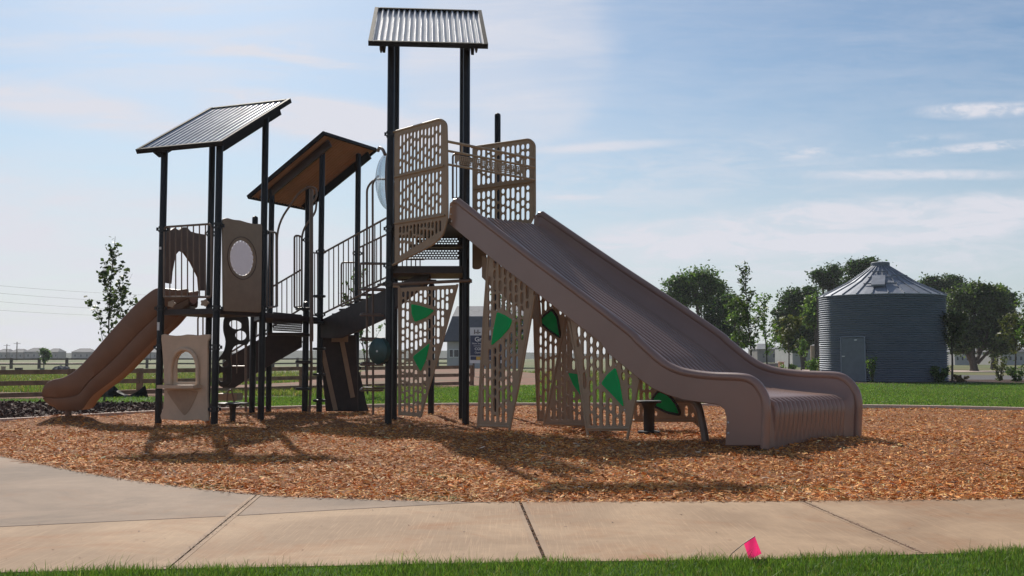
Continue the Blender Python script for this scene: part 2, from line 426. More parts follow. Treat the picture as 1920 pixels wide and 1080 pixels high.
def concrete(name, a, b_, stain, rot, rough_bump, brush):
    m = bpy.data.materials.new(name); m.use_nodes = True; t = NT(m.node_tree); t.n.clear()
    b = t.node('ShaderNodeBsdfPrincipled'); o = t.node('ShaderNodeOutputMaterial')
    c = t.node('ShaderNodeNewGeometry').outputs['Position']
    big = t.noise(c, .55, 6, .6, .6); fine = t.noise(c, 160, 3, .7); mid = t.noise(t.mapping(c, (1, 1, 1), (0, 0, rot)), 7, 5, .6)
    br = t.noise(t.mapping(c, (70, 1.0, 1), (0, 0, rot)), 1.6, 4, .7)
    col = t.mix(t.step(big, .40, .60), a, b_)
    col = t.mix(t.m('MULTIPLY', t.step(t.noise(c, .9, 6, .65, .8), .48, .70), .9), col, stain)
    col = t.mix(t.m('MULTIPLY', t.step(mid, .38, .62), .45), col, tuple(x * .78 for x in a))
    dk = tuple(x * .62 for x in a)
    col = t.mix(t.m('MULTIPLY', t.step(fine, .45, .72), .5), col, dk)
    col = t.mix(t.m('MULTIPLY', t.step(br, .50, .66), brush), col, tuple(min(1, x * 1.35) for x in a))
    t.l.new(col, b.inputs['Base Color']); b.inputs['Roughness'].default_value = .82; b.inputs['Specular IOR Level'].default_value = .3
    bp = t.node('ShaderNodeBump'); bp.inputs['Strength'].default_value = rough_bump; bp.inputs['Distance'].default_value = .004
    h = t.m('ADD', t.m('MULTIPLY', fine, .6), t.m('MULTIPLY', br, .6))
    t.l.new(h, bp.inputs['Height']); t.l.new(bp.outputs[0], b.inputs['Normal'])
    t.l.new(b.outputs[0], o.inputs[0]); return m
M['conc'] = concrete('brushed_concrete', (.44, .295, .180), (.29, .185, .108), (.31, .15, .065), R_(8), .6, .32)
M['conc2'] = concrete('rough_concrete', (.33, .232, .162), (.19, .135, .096), (.28, .155, .085), R_(-20), .9, .10)

# ------------------------------------------------------------------ the ground
def sheet(name, poly, z, mat, th=.02):
    return setting(MB().prism(poly, z - th, z).build(name, mat, smooth=False))
# one ground sheet out to the horizon (subdivided near the camera is not needed)
g = MB(); g.add([(-2600, -300, -.045), (2600, -300, -.045), (2600, 4200, -.045), (-2600, 4200, -.045)], [(0, 1, 2, 3)])
setting(g.build('ground', M['field'], smooth=False))

def smooth_curve(pts, n=6):
    o = []
    for i in range(len(pts) - 1):
        p0, p1, p2, p3 = [V(pts[max(0, min(len(pts) - 1, k))]) for k in (i - 1, i, i + 1, i + 2)]
        for j in range(n):
            t = j / n
            o.append(tuple(.5 * ((2 * p1) + (-p0 + p2) * t + (2 * p0 - 5 * p1 + 4 * p2 - p3) * t * t + (-p0 + 3 * p1 - 3 * p2 + p3) * t ** 3)))
    o.append(tuple(pts[-1])); return o
g2 = lambda px, py, z=0.0: tuple(gnd(px, py, z))[:2]
front_edge = smooth_curve([(-12.5, 15.6)] + [(-9.2, 14.4), (-7.4, 13.6)] + [g2(0, 855), g2(143, 883), g2(283, 905), g2(483, 927), g2(640, 934), g2(810, 939), g2(975, 941)], 6) + [g2(1500, 939.5), g2(1920, 935), (9, 9.05), (16, 9.3)]
back_edge = smooth_curve([(-14.5, 17.0), (-11.6, 18.2), g2(0, 790), g2(158, 781), g2(289, 774), g2(500, 766), g2(800, 760), g2(1000, 759), g2(1300, 760), g2(1640, 762.5), g2(1920, 768), (15.2, 21.0), (18.5, 17.5)], 5)
bed = front_edge + back_edge[::-1]

def chip_h(x, y):
    x = np.asarray(x, float); y = np.asarray(y, float)
    def ga(cx, cy, sx, sy, h): return h * np.exp(-((x - cx) / sx) ** 2 - ((y - cy) / sy) ** 2)
    z = .055 * np.exp(-((x + .5) / 8) ** 4 - ((y - 17.5) / 4.6) ** 4)
    z = z + ga(4.3, 14.2, 1.3, .9, .07) + ga(5.4, 15.2, 1.0, .8, .06) + ga(-1.1, 20.3, 1.6, 1.0, .05) + ga(-8.45, 19.5, .8, .6, .13) + ga(-4.2, 21.5, 1.5, .7, .05)
    return z + .012 * np.sin(x * 2.1 + 1.3 * np.sin(y * 1.7)) + .010 * np.sin(y * 3.3 + x * 1.1)
# chip bed surface: a fine grid cut to the bed outline
def in_poly_np(x, y, poly):
    c = np.zeros(x.shape, bool); n = len(poly)
    for i in range(n):
        (x1, y1), (x2, y2) = poly[i], poly[(i + 1) % n]
        if y1 == y2: continue
        k = ((y1 > y) != (y2 > y)) & (x < (x2 - x1) * (y - y1) / (y2 - y1) + x1); c ^= k
    return c
gx = np.arange(-15, 19, .2); gy = np.arange(8.4, 27, .2); GX, GY = np.meshgrid(gx, gy)
GZ = chip_h(GX, GY) - .028
ins = in_poly_np(GX, GY, bed); nx = len(gx); idx = np.arange(GX.size).reshape(GX.shape)
keep = ins[:-1, :-1] | ins[1:, :-1] | ins[:-1, 1:] | ins[1:, 1:]
fr = np.stack([idx[:-1, :-1][keep], idx[:-1, 1:][keep], idx[1:, 1:][keep], idx[1:, :-1][keep]], 1)
me = bpy.data.meshes.new('play_area_bed'); me.from_pydata(np.stack([GX, GY, GZ], -1).reshape(-1, 3).tolist(), [], fr.tolist())
setting(link('play_area_bed', me, M['chipbed'], origin=(0, 18, 0)))

def scatter_quads(name, pos, L, Wd, yaw, pitch, roll, cols, mat, kind='stuff'):
    """many small flat pieces as one mesh"""
    n = len(pos); cy, sy, cp, sp = np.cos(yaw), np.sin(yaw), np.cos(pitch), np.sin(pitch)
    a = np.stack([cy * cp, sy * cp, sp], 1); b0 = np.stack([-sy, cy, 0 * sy], 1); nn = np.cross(a, b0)
    b = b0 * np.cos(roll)[:, None] + nn * np.sin(roll)[:, None]
    a = a * (L / 2)[:, None]; b = b * (Wd / 2)[:, None]
    v = np.stack([pos - a - b * .6, pos + a - b, pos + a * .9 + b, pos - a + b * .8], 1).reshape(-1, 3).astype('f')
    me = bpy.data.meshes.new(name); me.vertices.add(4 * n); me.vertices.foreach_set('co', v.ravel())
    me.loops.add(4 * n); me.loops.foreach_set('vertex_index', np.arange(4 * n, dtype='i'))
    me.polygons.add(n); me.polygons.foreach_set('loop_start', np.arange(0, 4 * n, 4, dtype='i'))
    at_ = me.attributes.new('tint', 'FLOAT_COLOR', 'POINT')
    c = np.repeat(np.concatenate([cols, np.ones((n, 1))], 1), 4, 0).astype('f'); at_.data.foreach_set('color', c.ravel())
    me.update(calc_edges=True); o = link(name, me, mat, smooth=False)
    if kind: o['kind'] = kind
    return o
rs = np.random.RandomState(7)
def palette(n, cols, wts, jit=.18):
    k = rs.choice(len(cols), n, p=np.array(wts) / sum(wts)); c = np.array(cols)[k]
    return np.clip(c * (1 + rs.normal(0, jit, (n, 1))) * (1 + rs.normal(0, .05, (n, 3))), .004, .95)
CH = []
for y0, y1, den in ((8.5, 10.5, 2300), (10.5, 13, 1600), (13, 17, 1100), (17, 27, 550)):
    x0, x1 = -.53 * y1 - 1.5, .53 * y1 + 1.5
    n = int((x1 - x0) * (y1 - y0) * den); x = rs.uniform(x0, x1, n); y = rs.uniform(y0, y1, n)
    k = in_poly_np(x, y, bed); CH.append(np.stack([x[k], y[k]], 1))
CH = np.concatenate(CH); n = len(CH)
L = np.clip(rs.lognormal(-3.36, .45, n), .010, .09)
pos = np.stack([CH[:, 0], CH[:, 1], chip_h(CH[:, 0], CH[:, 1]) - .012 + rs.uniform(-.012, .016, n)], 1)
ccol = palette(n, [(.76, .36, .11), (.88, .52, .22), (.58, .25, .075), (.95, .74, .48), (.20, .085, .03), (.62, .37, .17)], [5, 3.8, 4, 1.1, 1.6, 2])
pt = np.sin(CH[:, 0] * 1.9 + 2 * np.sin(CH[:, 1] * 1.1)) * np.sin(CH[:, 1] * 2.3 + 1.5 * np.sin(CH[:, 0] * .8)); ccol *= (1 + .16 * pt)[:, None]
ccol *= np.array([1.03, .85, .66]); gyw = rs.rand(n) < .06; ccol[gyw] = ccol[gyw].mean(1, keepdims=True) * np.array([1.15, .85, .6]); ccol = np.clip(ccol, .005, .95)
setting(scatter_quads('wood_chips', pos, L, L * rs.uniform(.10, .30, n), rs.uniform(0, 6.283, n), rs.normal(0, .25, n), rs.normal(0, .6, n), ccol, M['chip']), 'stuff')
print('chips', n)

# ---- pavement: separate slabs with open joints over a dark joint bed
seam = [g2(-420, 1003), g2(0, 988), g2(430, 968), g2(640, 956), g2(890, 942.5), g2(975, 941)]
near = [g2(-420, 1080), g2(0, 1073), g2(500, 1063), g2(1000, 1053), g2(1370, 1050), g2(1920, 1033), (9, 7.1), (14, 8.0)]
far_r = [g2(975, 941), g2(1500, 939.5), g2(1920, 935), (9, 9.05), (14, 9.25)]
def lerp2(a, b, t): return (a[0] + (b[0] - a[0]) * t, a[1] + (b[1] - a[1]) * t)
def cutline(pa, pb, poly, side):
    """keep the part of poly on one side of the line pa-pb (Sutherland-Hodgman)"""
    ax, ay = pa; bx, by = pb; f = lambda p: ((bx - ax) * (p[1] - ay) - (by - ay) * (p[0] - ax)) * side
    o = []
    for i in range(len(poly)):
        p, q = poly[i - 1], poly[i]; fp, fq = f(p), f(q)
        if (fp >= 0) != (fq >= 0): o.append(lerp2(p, q, fp / (fp - fq)))
        if fq >= 0: o.append(q)
    return o
def shift(pa, pb, d):
    v = V((pb[0] - pa[0], pb[1] - pa[1])).normalized(); nrm = V((-v.y, v.x)) * d
    return (pa[0] + nrm.x, pa[1] + nrm.y), (pb[0] + nrm.x, pb[1] + nrm.y)
joints = [(g2(325, 1058), g2(483, 927)), (g2(1022, 1050), g2(975, 941)), (g2(1722, 1034), g2(1500, 938)), ((9.6, 6.8), (8.3, 9.3))]
main = near + far_r[::-1] + seam[::-1][1:]
def expand_line(a, b, k=4): v = V((b[0] - a[0], b[1] - a[1])); return (a[0] - v.x * k, a[1] - v.y * k), (b[0] + v.x * k, b[1] + v.y * k)
sw = MB(); rest = main
for ja, jb in joints:
    gap_ = .006 if ja != joints[1][0] else .012
    l1 = shift(ja, jb, gap_ / 1.0); l2 = shift(ja, jb, -gap_ / 1.0)
    left = cutline(*l1, rest, 1); rest = cutline(*l2, rest, -1)
    if len(left) > 2: sw.prism(left, -.10, .0)
sw.prism(rest, -.10, .0)
setting(sw.build('pavement', M['conc'], smooth=False))
M['edge'] = concrete('tooled_edge', (.40, .27, .17), (.32, .21, .13), (.24, .13, .065), 0, .2, .05)
for k_, (ja_, jb_) in enumerate(joints[:3]):
    for s_ in (-1, 1):
        a0 = lerp2(ja_, jb_, -.02); b0 = lerp2(ja_, jb_, .985); hw_ = .012 if k_ == 1 else .006
        q1 = shift(a0, b0, s_ * hw_); q2 = shift(a0, b0, s_ * (hw_ + .035)); pl4 = [q1[0], q1[1], q2[1], q2[0]]
        if s_ < 0: pl4 = pl4[::-1]
        setting(MB().prism(pl4, -.03, .0022).build('tooled_joint', M['edge'], smooth=False))
fe = [p for p in front_edge if p[0] < g2(975, 941)[0] - .02]
pad = [(-14, 16.3)] + fe + [(p[0], p[1] + .012) for p in seam[::-1]] + [(-8, 6.6), (-14, 6.6)]
sw = MB(); l1 = shift(*joints[0], .008); l2 = shift(*joints[0], -.008)
ccw = pad
sw.prism(cutline(*l1, ccw, 1), -.10, -.003); sw.prism(cutline(*l2, ccw, -1), -.10, -.003)
setting(sw.build('plaza_slab', M['conc2'], smooth=False))
sheet('joint_bed', [(-14, 5.4), (15, 5.4), (15, 9.0), (3, 8.8), (-.5, 8.7), (-3.5, 9.0), (-5.5, 10.5), (-7, 12), (-12, 15.5), (-14, 15.5)], -.028, material('joint_dirt', (.06, .03, .02), .9, .4, 40), .004)

# ---- kerb behind the chips, lawn, mulch, dirt, road, paths
def strip(name, line, w_, z0, z1, mat):
    mb = MB(); P2 = [V(p) for p in line]; L_, R2 = [], []
    for i, p in enumerate(P2):
        t = (P2[min(i + 1, len(P2) - 1)] - P2[max(i - 1, 0)]).normalized(); nn = V((-t.y, t.x)); L_.append(p + nn * w_); R2.append(p)
    for i in range(len(P2) - 1):
        mb.prism([R2[i], R2[i + 1], L_[i + 1], L_[i]], z0, z1)
    return mb.build(name, mat, smooth=False)
setting(strip('seam_line', seam, .014, -.02, .0018, material('seam_dirt', (.10, .06, .04), .9, .3, 30)))
setting(strip('kerb', back_edge, .22, -.1, .045, M['kerb']))
lawn_far = [(-1.6, 42), (3, 45), (9, 46), (14.5, 47), (24, 48), (34, 48)]
be = [(p[0], p[1] + .1) for p in back_edge]
lawn_poly = [p for p in be if p[0] > -6.6] + [(32, 17)] + lawn_far[::-1] + [(-5.5, 32), (-8, 30)]
setting(sheet('lawn', lawn_poly, .012, M['lawn'], .05))
mul = [p for p in be if p[0] <= -6.3] + [(-6.4, 26.4), g2(290, 757), g2(200, 757), g2(100, 757), g2(0, 755), (-22, 26.5), (-22, 17)]
setting(sheet('mulch_bed', mul, .008, M['mulch'], .05))
strip_poly = [g2(-200, 757), g2(100, 756), g2(300, 756), (-6.4, 26.6), (-6, 30.5), g2(300, 744), g2(140, 748), g2(-200, 750)]
setting(sheet('lawn_strip', strip_poly, .004, M['lawn'], .04))
dirt_poly = [g2(-300, 749), g2(140, 747), g2(300, 742), g2(540, 728), g2(1010, 725), g2(1010, 700), g2(900, 691), g2(700, 693), g2(560, 716), g2(300, 728), g2(100, 735), g2(-300, 735)]
setting(sheet('dirt_path', dirt_poly, -.012, M['dirt'], .03))
setting(sheet('road', [g2(1240, 709, -.02), g2(1560, 708, -.02), g2(1800, 711.5, -.02), g2(2300, 716, -.02), g2(2300, 707, -.02), g2(1790, 703, -.02), g2(1560, 701, -.02), g2(1240, 701, -.02)], -.020, M['road'], .02))
setting(sheet('footpath', [g2(1240, 697, -.02), g2(1560, 696, -.02), g2(2300, 700.5, -.02), g2(2300, 697.5, -.02), g2(1560, 693.5, -.02), g2(1240, 694.5, -.02)], .0, M['kerb'], .04))
setting(sheet('mulch_ring', [g2(1600, 721), g2(2300, 717), g2(2300, 711), g2(1800, 712.5), g2(1500, 712)], .020, M['mulch'], .03))
setting(sheet('far_road', [g2(-300, 683), g2(160, 683), g2(160, 680), g2(-300, 680)], -.030, M['kerb'], .01))

# ---- grass blades
def blades(name, pts, hgt, wd, cols, lean=.35):
    n = len(pts); yaw = rs.uniform(0, 6.283, n); la = rs.uniform(0, 6.283, n); ln = np.abs(rs.normal(0, lean, n)) * hgt
    sx, sy = np.cos(yaw) * wd / 2, np.sin(yaw) * wd / 2; lx, ly = np.cos(la) * ln, np.sin(la) * ln
    z0 = pts[:, 2]; v = np.empty((n, 5, 3), 'f')
    v[:, 0] = np.stack([pts[:, 0] - sx, pts[:, 1] - sy, z0], 1); v[:, 1] = np.stack([pts[:, 0] + sx, pts[:, 1] + sy, z0], 1)
    v[:, 2] = np.stack([pts[:, 0] + sx * .8 + lx * .3, pts[:, 1] + sy * .8 + ly * .3, z0 + hgt * .55], 1)
    v[:, 3] = np.stack([pts[:, 0] - sx * .8 + lx * .3, pts[:, 1] - sy * .8 + ly * .3, z0 + hgt * .55], 1)
    v[:, 4] = np.stack([pts[:, 0] + lx, pts[:, 1] + ly, z0 + hgt], 1)
    b = np.arange(n, dtype='i')[:, None] * 5
    li = np.concatenate([b + np.array([[0, 1, 2, 3]]), b + np.array([[3, 2, 4]])], 1).astype('i')
    me = bpy.data.meshes.new(name); me.vertices.add(5 * n); me.vertices.foreach_set('co', v.ravel())
    me.loops.add(7 * n); me.loops.foreach_set('vertex_index', li.ravel())
    st = np.stack([np.arange(n) * 7, np.arange(n) * 7 + 4], 1).ravel().astype('i')
    me.polygons.add(2 * n); me.polygons.foreach_set('loop_start', st)
    a = me.attributes.new('tint', 'FLOAT_COLOR', 'POINT')
    c = np.concatenate([cols, np.ones((n, 1))], 1); c = np.repeat(c[:, None, :], 5, 1).astype('f')
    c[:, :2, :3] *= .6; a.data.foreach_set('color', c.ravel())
    me.update(calc_edges=True); return setting(link(name, me, M['blade'], smooth=False), 'stuff')
GC = [(.085, .155, .028), (.12, .20, .04), (.06, .11, .02), (.19, .23, .07), (.22, .19, .08)]
nearp = [(-5.5, 4.6), (8.5, 4.6), (8.5, 7.0)] + near[::-1][2:]
n = 200000; x = rs.uniform(-4.6, 5.2, n); y = rs.uniform(5.0, 7.1, n)
edge = np.interp(x, [p[0] for p in near], [p[1] for p in near]) + .03 * np.sin(x * 9) * np.sin(x * 3.1) + rs.normal(0, .018, n) + np.where(x > 0, .01, -.005)
k = (y < edge) & (y > edge - 1.05); x, y, e = x[k], y[k], edge[k]
hg = rs.uniform(.02, .056, len(x)) * (1 + .35 * np.sin(x * 5.1 + 1) * np.sin(x * 1.7)); hg[rs.rand(len(x)) < .04] *= 1.9
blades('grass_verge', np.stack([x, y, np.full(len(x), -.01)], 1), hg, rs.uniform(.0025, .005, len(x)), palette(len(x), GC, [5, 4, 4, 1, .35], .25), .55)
sheet('verge_soil', [(-6, 3.5), (10, 3.5), (14, 7.98)] + [(p[0], p[1] - .015) for p in near[::-1][1:]], -.006, M['lawn'], .03)
# lawn behind
n = 330000; y = 21 + 27 * rs.beta(1.0, 1.6, n); x = rs.uniform(-8.5, 1, n) * 0 + rs.uniform(-8.5, 28, n)
k = in_poly_np(x, y, lawn_poly) & (np.abs(x) < y * .56 + 2) & ~((np.abs(x - 3) < 5) & (y > 33) & (y < 30)); x, y = x[k], y[k]
hg = rs.uniform(.03, .065, len(x)); pc = palette(len(x), GC, [5, 5, 3, 1.6, .7], .28)
mow = .5 + .5 * np.sin(x * .9 + 2.2 * np.sin(y * .35)); pc *= (1 + .12 * mow)[:, None]
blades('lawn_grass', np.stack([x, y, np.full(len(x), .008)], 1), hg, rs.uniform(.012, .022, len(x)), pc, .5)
n = 26000; x = rs.uniform(-22, -5.5, n); y = rs.uniform(25, 33, n); k = in_poly_np(x, y, strip_poly)
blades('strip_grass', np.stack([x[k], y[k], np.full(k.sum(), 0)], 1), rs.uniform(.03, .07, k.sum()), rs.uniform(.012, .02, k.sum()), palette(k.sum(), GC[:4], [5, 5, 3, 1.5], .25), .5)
# rough field grass beyond the fence
n = 90000; y = 33 + 55 * rs.beta(1, 1.6, n); x = rs.uniform(-.56, .16, n) * y
k = ~in_poly_np(x, y, dirt_poly) & ~in_poly_np(x, y, lawn_poly)
blades('field_grass', np.stack([x[k], y[k], np.full(k.sum(), -.05)], 1), rs.uniform(.06, .2, k.sum()), rs.uniform(.02, .05, k.sum()), palette(k.sum(), [(.09, .15, .03), (.15, .18, .05), (.24, .19, .09), (.12, .13, .05)], [4, 4, 2, 2], .2), .5)
# dark mulch pieces in the planting bed
n = 30000; x = rs.uniform(-17, -5.8, n); y = rs.uniform(17.5, 29, n); k = in_poly_np(x, y, mul); n = int(k.sum()); L = rs.uniform(.03, .12, n)
setting(scatter_quads('mulch', np.stack([x[k], y[k], .015 + np.abs(rs.normal(0, .02, n))], 1), L, L * rs.uniform(.3, .6, n), rs.uniform(0, 6.28, n), rs.normal(0, .5, n), rs.normal(0, .7, n), palette(n, [(.11, .055, .038), (.17, .09, .06), (.05, .026, .018)], [4, 2, 4]), M['chip']), 'stuff')
# stray chips on the pavement
n = 150; x = rs.uniform(-4.2, 5, n); y = rs.uniform(6.2, 8.7, n)
k = rs.rand(n) < .5; L = rs.uniform(.008, .03, n)
setting(scatter_quads('stray_chips', np.stack([x, y, np.full(n, .004)], 1), L, L * .4, rs.uniform(0, 6.28, n), rs.normal(0, .05, n), rs.normal(0, .1, n), palette(n, [(.25, .12, .06), (.08, .05, .04)], [1, 1]), M['chip']), 'stuff')
fx = np.array([p[0] for p in front_edge]); fy = np.array([p[1] for p in front_edge]); n = 1500; x = rs.uniform(-6.5, 6.5, n); y = np.interp(x, fx, fy) - np.abs(rs.normal(0, .05, n)) + .01; L = rs.uniform(.01, .05, n)
setting(scatter_quads('edge_chips', np.stack([x, y, .004 + rs.uniform(0, .008, n)], 1), L, L * rs.uniform(.2, .45, n), rs.uniform(0, 6.28, n), rs.normal(0, .15, n), rs.normal(0, .3, n), palette(n, [(.55, .25, .09), (.3, .13, .05), (.6, .38, .2)], [3, 3, 1]), M['chip']), 'stuff')
for jq in (0, 2):
    ja, jb = V(joints[jq][0]), V(joints[jq][1]); n = 420; t = rs.uniform(0, 1, n); L = rs.uniform(.004, .016, n)
    setting(scatter_quads('joint_grit', np.stack([ja.x + (jb.x - ja.x) * t + rs.normal(0, .012, n), ja.y + (jb.y - ja.y) * t, np.full(n, .003)], 1), L, L * .6, rs.uniform(0, 6.28, n), rs.normal(0, .1, n), rs.normal(0, .1, n), palette(n, [(.14, .07, .04), (.24, .13, .08)], [1, 1]), M['chip']), 'stuff')
ja, jb = V(joints[1][0]), V(joints[1][1]); n = 260; t = rs.uniform(.02, 1, n); L = rs.uniform(.008, .028, n)
setting(scatter_quads('joint_chips', np.stack([ja.x + (jb.x - ja.x) * t + rs.normal(0, .009, n), ja.y + (jb.y - ja.y) * t, np.full(n, -.004) + rs.uniform(-.01, .006, n)], 1), L, L * .5, rs.uniform(0, 6.28, n), rs.normal(0, .3, n), rs.normal(0, .4, n), palette(n, [(.42, .2, .09), (.15, .08, .05), (.5, .3, .16)], [1, 2, .6]), M['chip']), 'stuff')

# ================================================================== PLAY STRUCTURE
PS = thing('play_structure', 'tall brown playground structure with three metal roofs and two slides', 'play structure', (-2.0, 19.0, 0))
def PP(px, Y_): p = at(px, 780, Y_); return V((p.x, p.y))
P1, P2_, P3, P4, P5 = PP(297, 18.8), PP(402, 18.3), PP(388, 20.2), PP(489, 19.6), PP(472, 22.0)
T1, T2, T3, T4, T5, T6 = PP(728, 18.1), PP(873, 18.1), PP(738, 19.5), PP(866, 19.5), PP(932.5, 20.6), PP(808, 20.8)
B1, B2, B3, B4 = PP(598, 22.3), PP(667, 23.3), PP(572, 23.6), PP(503, 22.9)
RAD = .0635
def zat(P, py): r = at(960, py, P.y); return r.z
def post(P, ztop, clamps=(), name='post', label=None, r=RAD, dome=True):
    z = [-.1] + [ztop - .05, ztop - .02, ztop] ; rr = [r, r, r * .85, r * .3]
    o = MB().tube([(P.x, P.y, a) for a in z], rr, 20).build(name, M['post'], PS, label)
    for c in clamps:
        mb = MB()
        for dz in (-.035, .035): mb.tube([(P.x, P.y, c + dz - .018), (P.x, P.y, c + dz + .018)], r + .014, 16)
        for a in (0.3, 1.9, 3.4, 5.0):
            d = V((math.cos(a), math.sin(a))) * (r + .03)
            mb.box((P.x + d.x, P.y + d.y, c), (.035, .035, .06))
        mb.build('clamp', M['black'], o)
    return o
RFA = (-5.728, 19.334, -.386, 1.974, 2.102, 5.091, 6.372); RFB = (-4.619, 23.274, -2.046, 2.019, 2.147, 4.881, 6.153); RFC = (-1.567, 18.629, .086, 2.11, 2.168, 6.759, 8.123)
def rz(q, P): return (q[5] + q[6]) / 2 + (-(P.x - q[0]) * math.sin(q[2]) + (P.y - q[1]) * math.cos(q[2])) / q[4] * (q[6] - q[5]) - .10
# ---------------- roofs are built after the posts
post(P1, rz(RFA, P1), (zat(P1, 430), zat(P1, 578), zat(P1, 651)))
post(P2_, rz(RFA, P2_), (zat(P2_, 423), zat(P2_, 578), zat(P2_, 651), zat(P2_, 767)))
post(P3, rz(RFA, P3), (zat(P3, 438),)); post(P4, rz(RFA, P4), (zat(P4, 436), zat(P4, 578)))
post(P5, zat(P5, 405), (zat(P5, 580),), label='short round-topped post behind the oval window panel')
post(T1, rz(RFC, T1), (zat(T1, 252), zat(T1, 429), zat(T1, 498), zat(T1, 532))); post(T2, rz(RFC, T2), (zat(T2, 300), zat(T2, 527)))
post(T3, rz(RFC, T3), ()); post(T4, rz(RFC, T4), ())
post(T5, zat(T5, 212), (), label='tall bare post with a domed top behind the right barrier'); post(T6, 2.75, (), label='short post under the stairs')
post(B1, rz(RFB, B1), (zat(B1, 472), zat(B1, 590))); post(B2, rz(RFB, B2), (zat(B2, 475), zat(B2, 690)))
post(B3, rz(RFB, B3), (zat(B3, 450),)); post(B4, rz(RFB, B4), ())
for (P, py) in ((P1, 612), (P1, 466)):
    a = math.pi * 1.62; d = V((math.cos(a), math.sin(a)))
    MB().box((P.x - .018, P.y - RAD - .003, zat(P, py)), (.045, .004, .15 if py > 500 else .05)).build('warning_sticker', M['sticker'], PS)

def roof(q, label, beam_mat='frame', nrd=19):
    x, y, a, W_, L_, zl, zh = q
    r = V((math.cos(a), math.sin(a), 0)); d = V((-math.sin(a), math.cos(a), 0)) * L_ + V((0, 0, zh - zl)); SL = d.length; d.normalize()
    up = r.cross(d); C = V((x, y, (zl + zh) / 2)); mt = Matrix((r, d, up)).transposed()
    P = lambda u, v, k=0: C + r * u + d * v + up * k
    fr = MB(); t = .075
    fr.box(P(0, -SL / 2 + .02, -.03), (W_, .04, .085), mt); fr.box(P(0, SL / 2 - .02, -.03), (W_, .04, .085), mt)
    for s_ in (-1, 1): fr.box(P(s_ * (W_ / 2 - .02), 0, -.03), (.04, SL - .08, .085), mt)
    for s_ in (-1, 1): fr.box(P(s_ * (W_ / 2 - .035), 0, .015), (.07, SL - .002, .008), mt)
    fr.box(P(0, -SL / 2 + .03, .0145), (W_ - .204, .058, .008), mt); fr.box(P(0, SL / 2 - .03, .0145), (W_ - .204, .058, .008), mt)
    ro = fr.build('roof', M['frame'], PS, label, smooth=False)
    N = nrd * 10; hw = W_ / 2 - .06; hl = SL / 2 - .045; m_ = 5
    for nm_, dz, mt_ in (('corrugated_sheet', 0, 'galv'), ('bounce_tinted_underside', -.006, 'bounce_back')):  # second layer is the sheet's back, coloured as if lit by bounce
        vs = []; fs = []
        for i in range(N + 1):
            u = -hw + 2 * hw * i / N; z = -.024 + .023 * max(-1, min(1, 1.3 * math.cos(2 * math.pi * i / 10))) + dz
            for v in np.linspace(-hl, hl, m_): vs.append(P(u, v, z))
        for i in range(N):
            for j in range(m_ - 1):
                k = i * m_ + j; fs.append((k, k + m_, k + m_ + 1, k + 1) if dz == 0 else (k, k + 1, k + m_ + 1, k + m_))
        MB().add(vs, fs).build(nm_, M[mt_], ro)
    for s_ in (-1, 1):
        b = MB(); bm_ = [(-SL / 2 + .12, -.075), (-SL / 2 + .26, -.26), (SL / 2 - .12, -.26), (SL / 2 - .12, -.075)]
        u = s_ * (W_ / 2 - .26); n = 4
        b.add([P(u + k * .025, v, z) for k in (-1, 1) for v, z in bm_], [(0, 1, 2, 3), (7, 6, 5, 4)] + [(i, i + 4, (i + 1) % 4 + 4, (i + 1) % 4) for i in range(4)])
        b.build('roof_beam', M[beam_mat if s_ == 1 else 'frame'], ro, smooth=False)
    for v in ((-.55, .55) if beam_mat == 'frame' else ()): MB().box(P(0, v, -.075), (W_ - .6, .05, .03), mt).build('purlin', M['frame'], ro, smooth=False)
    return ro
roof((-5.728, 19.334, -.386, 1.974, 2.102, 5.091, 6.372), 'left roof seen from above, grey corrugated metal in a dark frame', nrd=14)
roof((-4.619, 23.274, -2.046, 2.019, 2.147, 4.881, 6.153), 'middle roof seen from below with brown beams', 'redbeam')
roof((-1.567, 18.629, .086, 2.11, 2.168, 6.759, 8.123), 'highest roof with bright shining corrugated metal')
for px in (714.5, 893): MB().tube([at(px, 86, 17.75), at(px, 93, 17.75), at(px, 99, 17.75)], [.03, .028, .012], 8).build('roof_hook', M['redbeam'], PS)

# ---------------- decks
def deck(poly, z, th=.10, label=None):
    return MB().prism([tuple(p) for p in poly], z - th, z).build('deck', M['deck'], PS, label, smooth=False)
DA = zat(P2_, 578)
deck([P1, P2_, P4, P3], DA)
deck([P4 + V((.02, .01)), B1 + V((0, -.3)), B1, B3, B4, P5], DA - .02)
DC = 3.62
NPa = V((-1.05, 17.3)); DIR = V((.7363, -.6766)); NRM = V((.6766, .7363)); SW_ = 2.28
FPb = NPa + NRM * SW_
deck([T1, NPa, FPb, T4 + V((.2, 0)), T3], DC, .09)
deck([T1 + V((-.02, .05)), T2 + V((.03, .05)), T4 + V((.03, .0)), T3], 2.87, .13, 'lower landing below the slide platform')
# perforated risers, as plates with small staggered holes
def holes_grid(u0, u1, v0, v1, p=.055, w_=.034, h_=.022):
    o = []; j = 0; v = v0
    while v < v1:
        u = u0 + (p / 2 if j % 2 else 0)
        while u < u1:
            o.append([(u - w_ / 2, v - h_ / 2), (u + w_ / 2, v - h_ / 2), (u + w_ / 2, v + h_ / 2), (u - w_ / 2, v + h_ / 2)]); u += p
        v += p * .8; j += 1
    return o
def riser(pl, x0, y0, x1, y1, m=.035):
    a, b = pl.uv(x0, y1), pl.uv(x1, y0)
    plate('riser', M['deck'], pl, [(a[0], a[1]), (b[0], a[1]), (b[0], b[1]), (a[0], b[1])], holes_grid(a[0] + m, b[0] - m, a[1] + m, b[1] - m), .01, PS, bev=.002)
Pr = Plane((-2, 19.0), (0, 19.0))
riser(Pr, 770, 466, 862, 487); riser(Plane((-2, 19.3), (0, 19.3)), 782, 442, 862, 460)
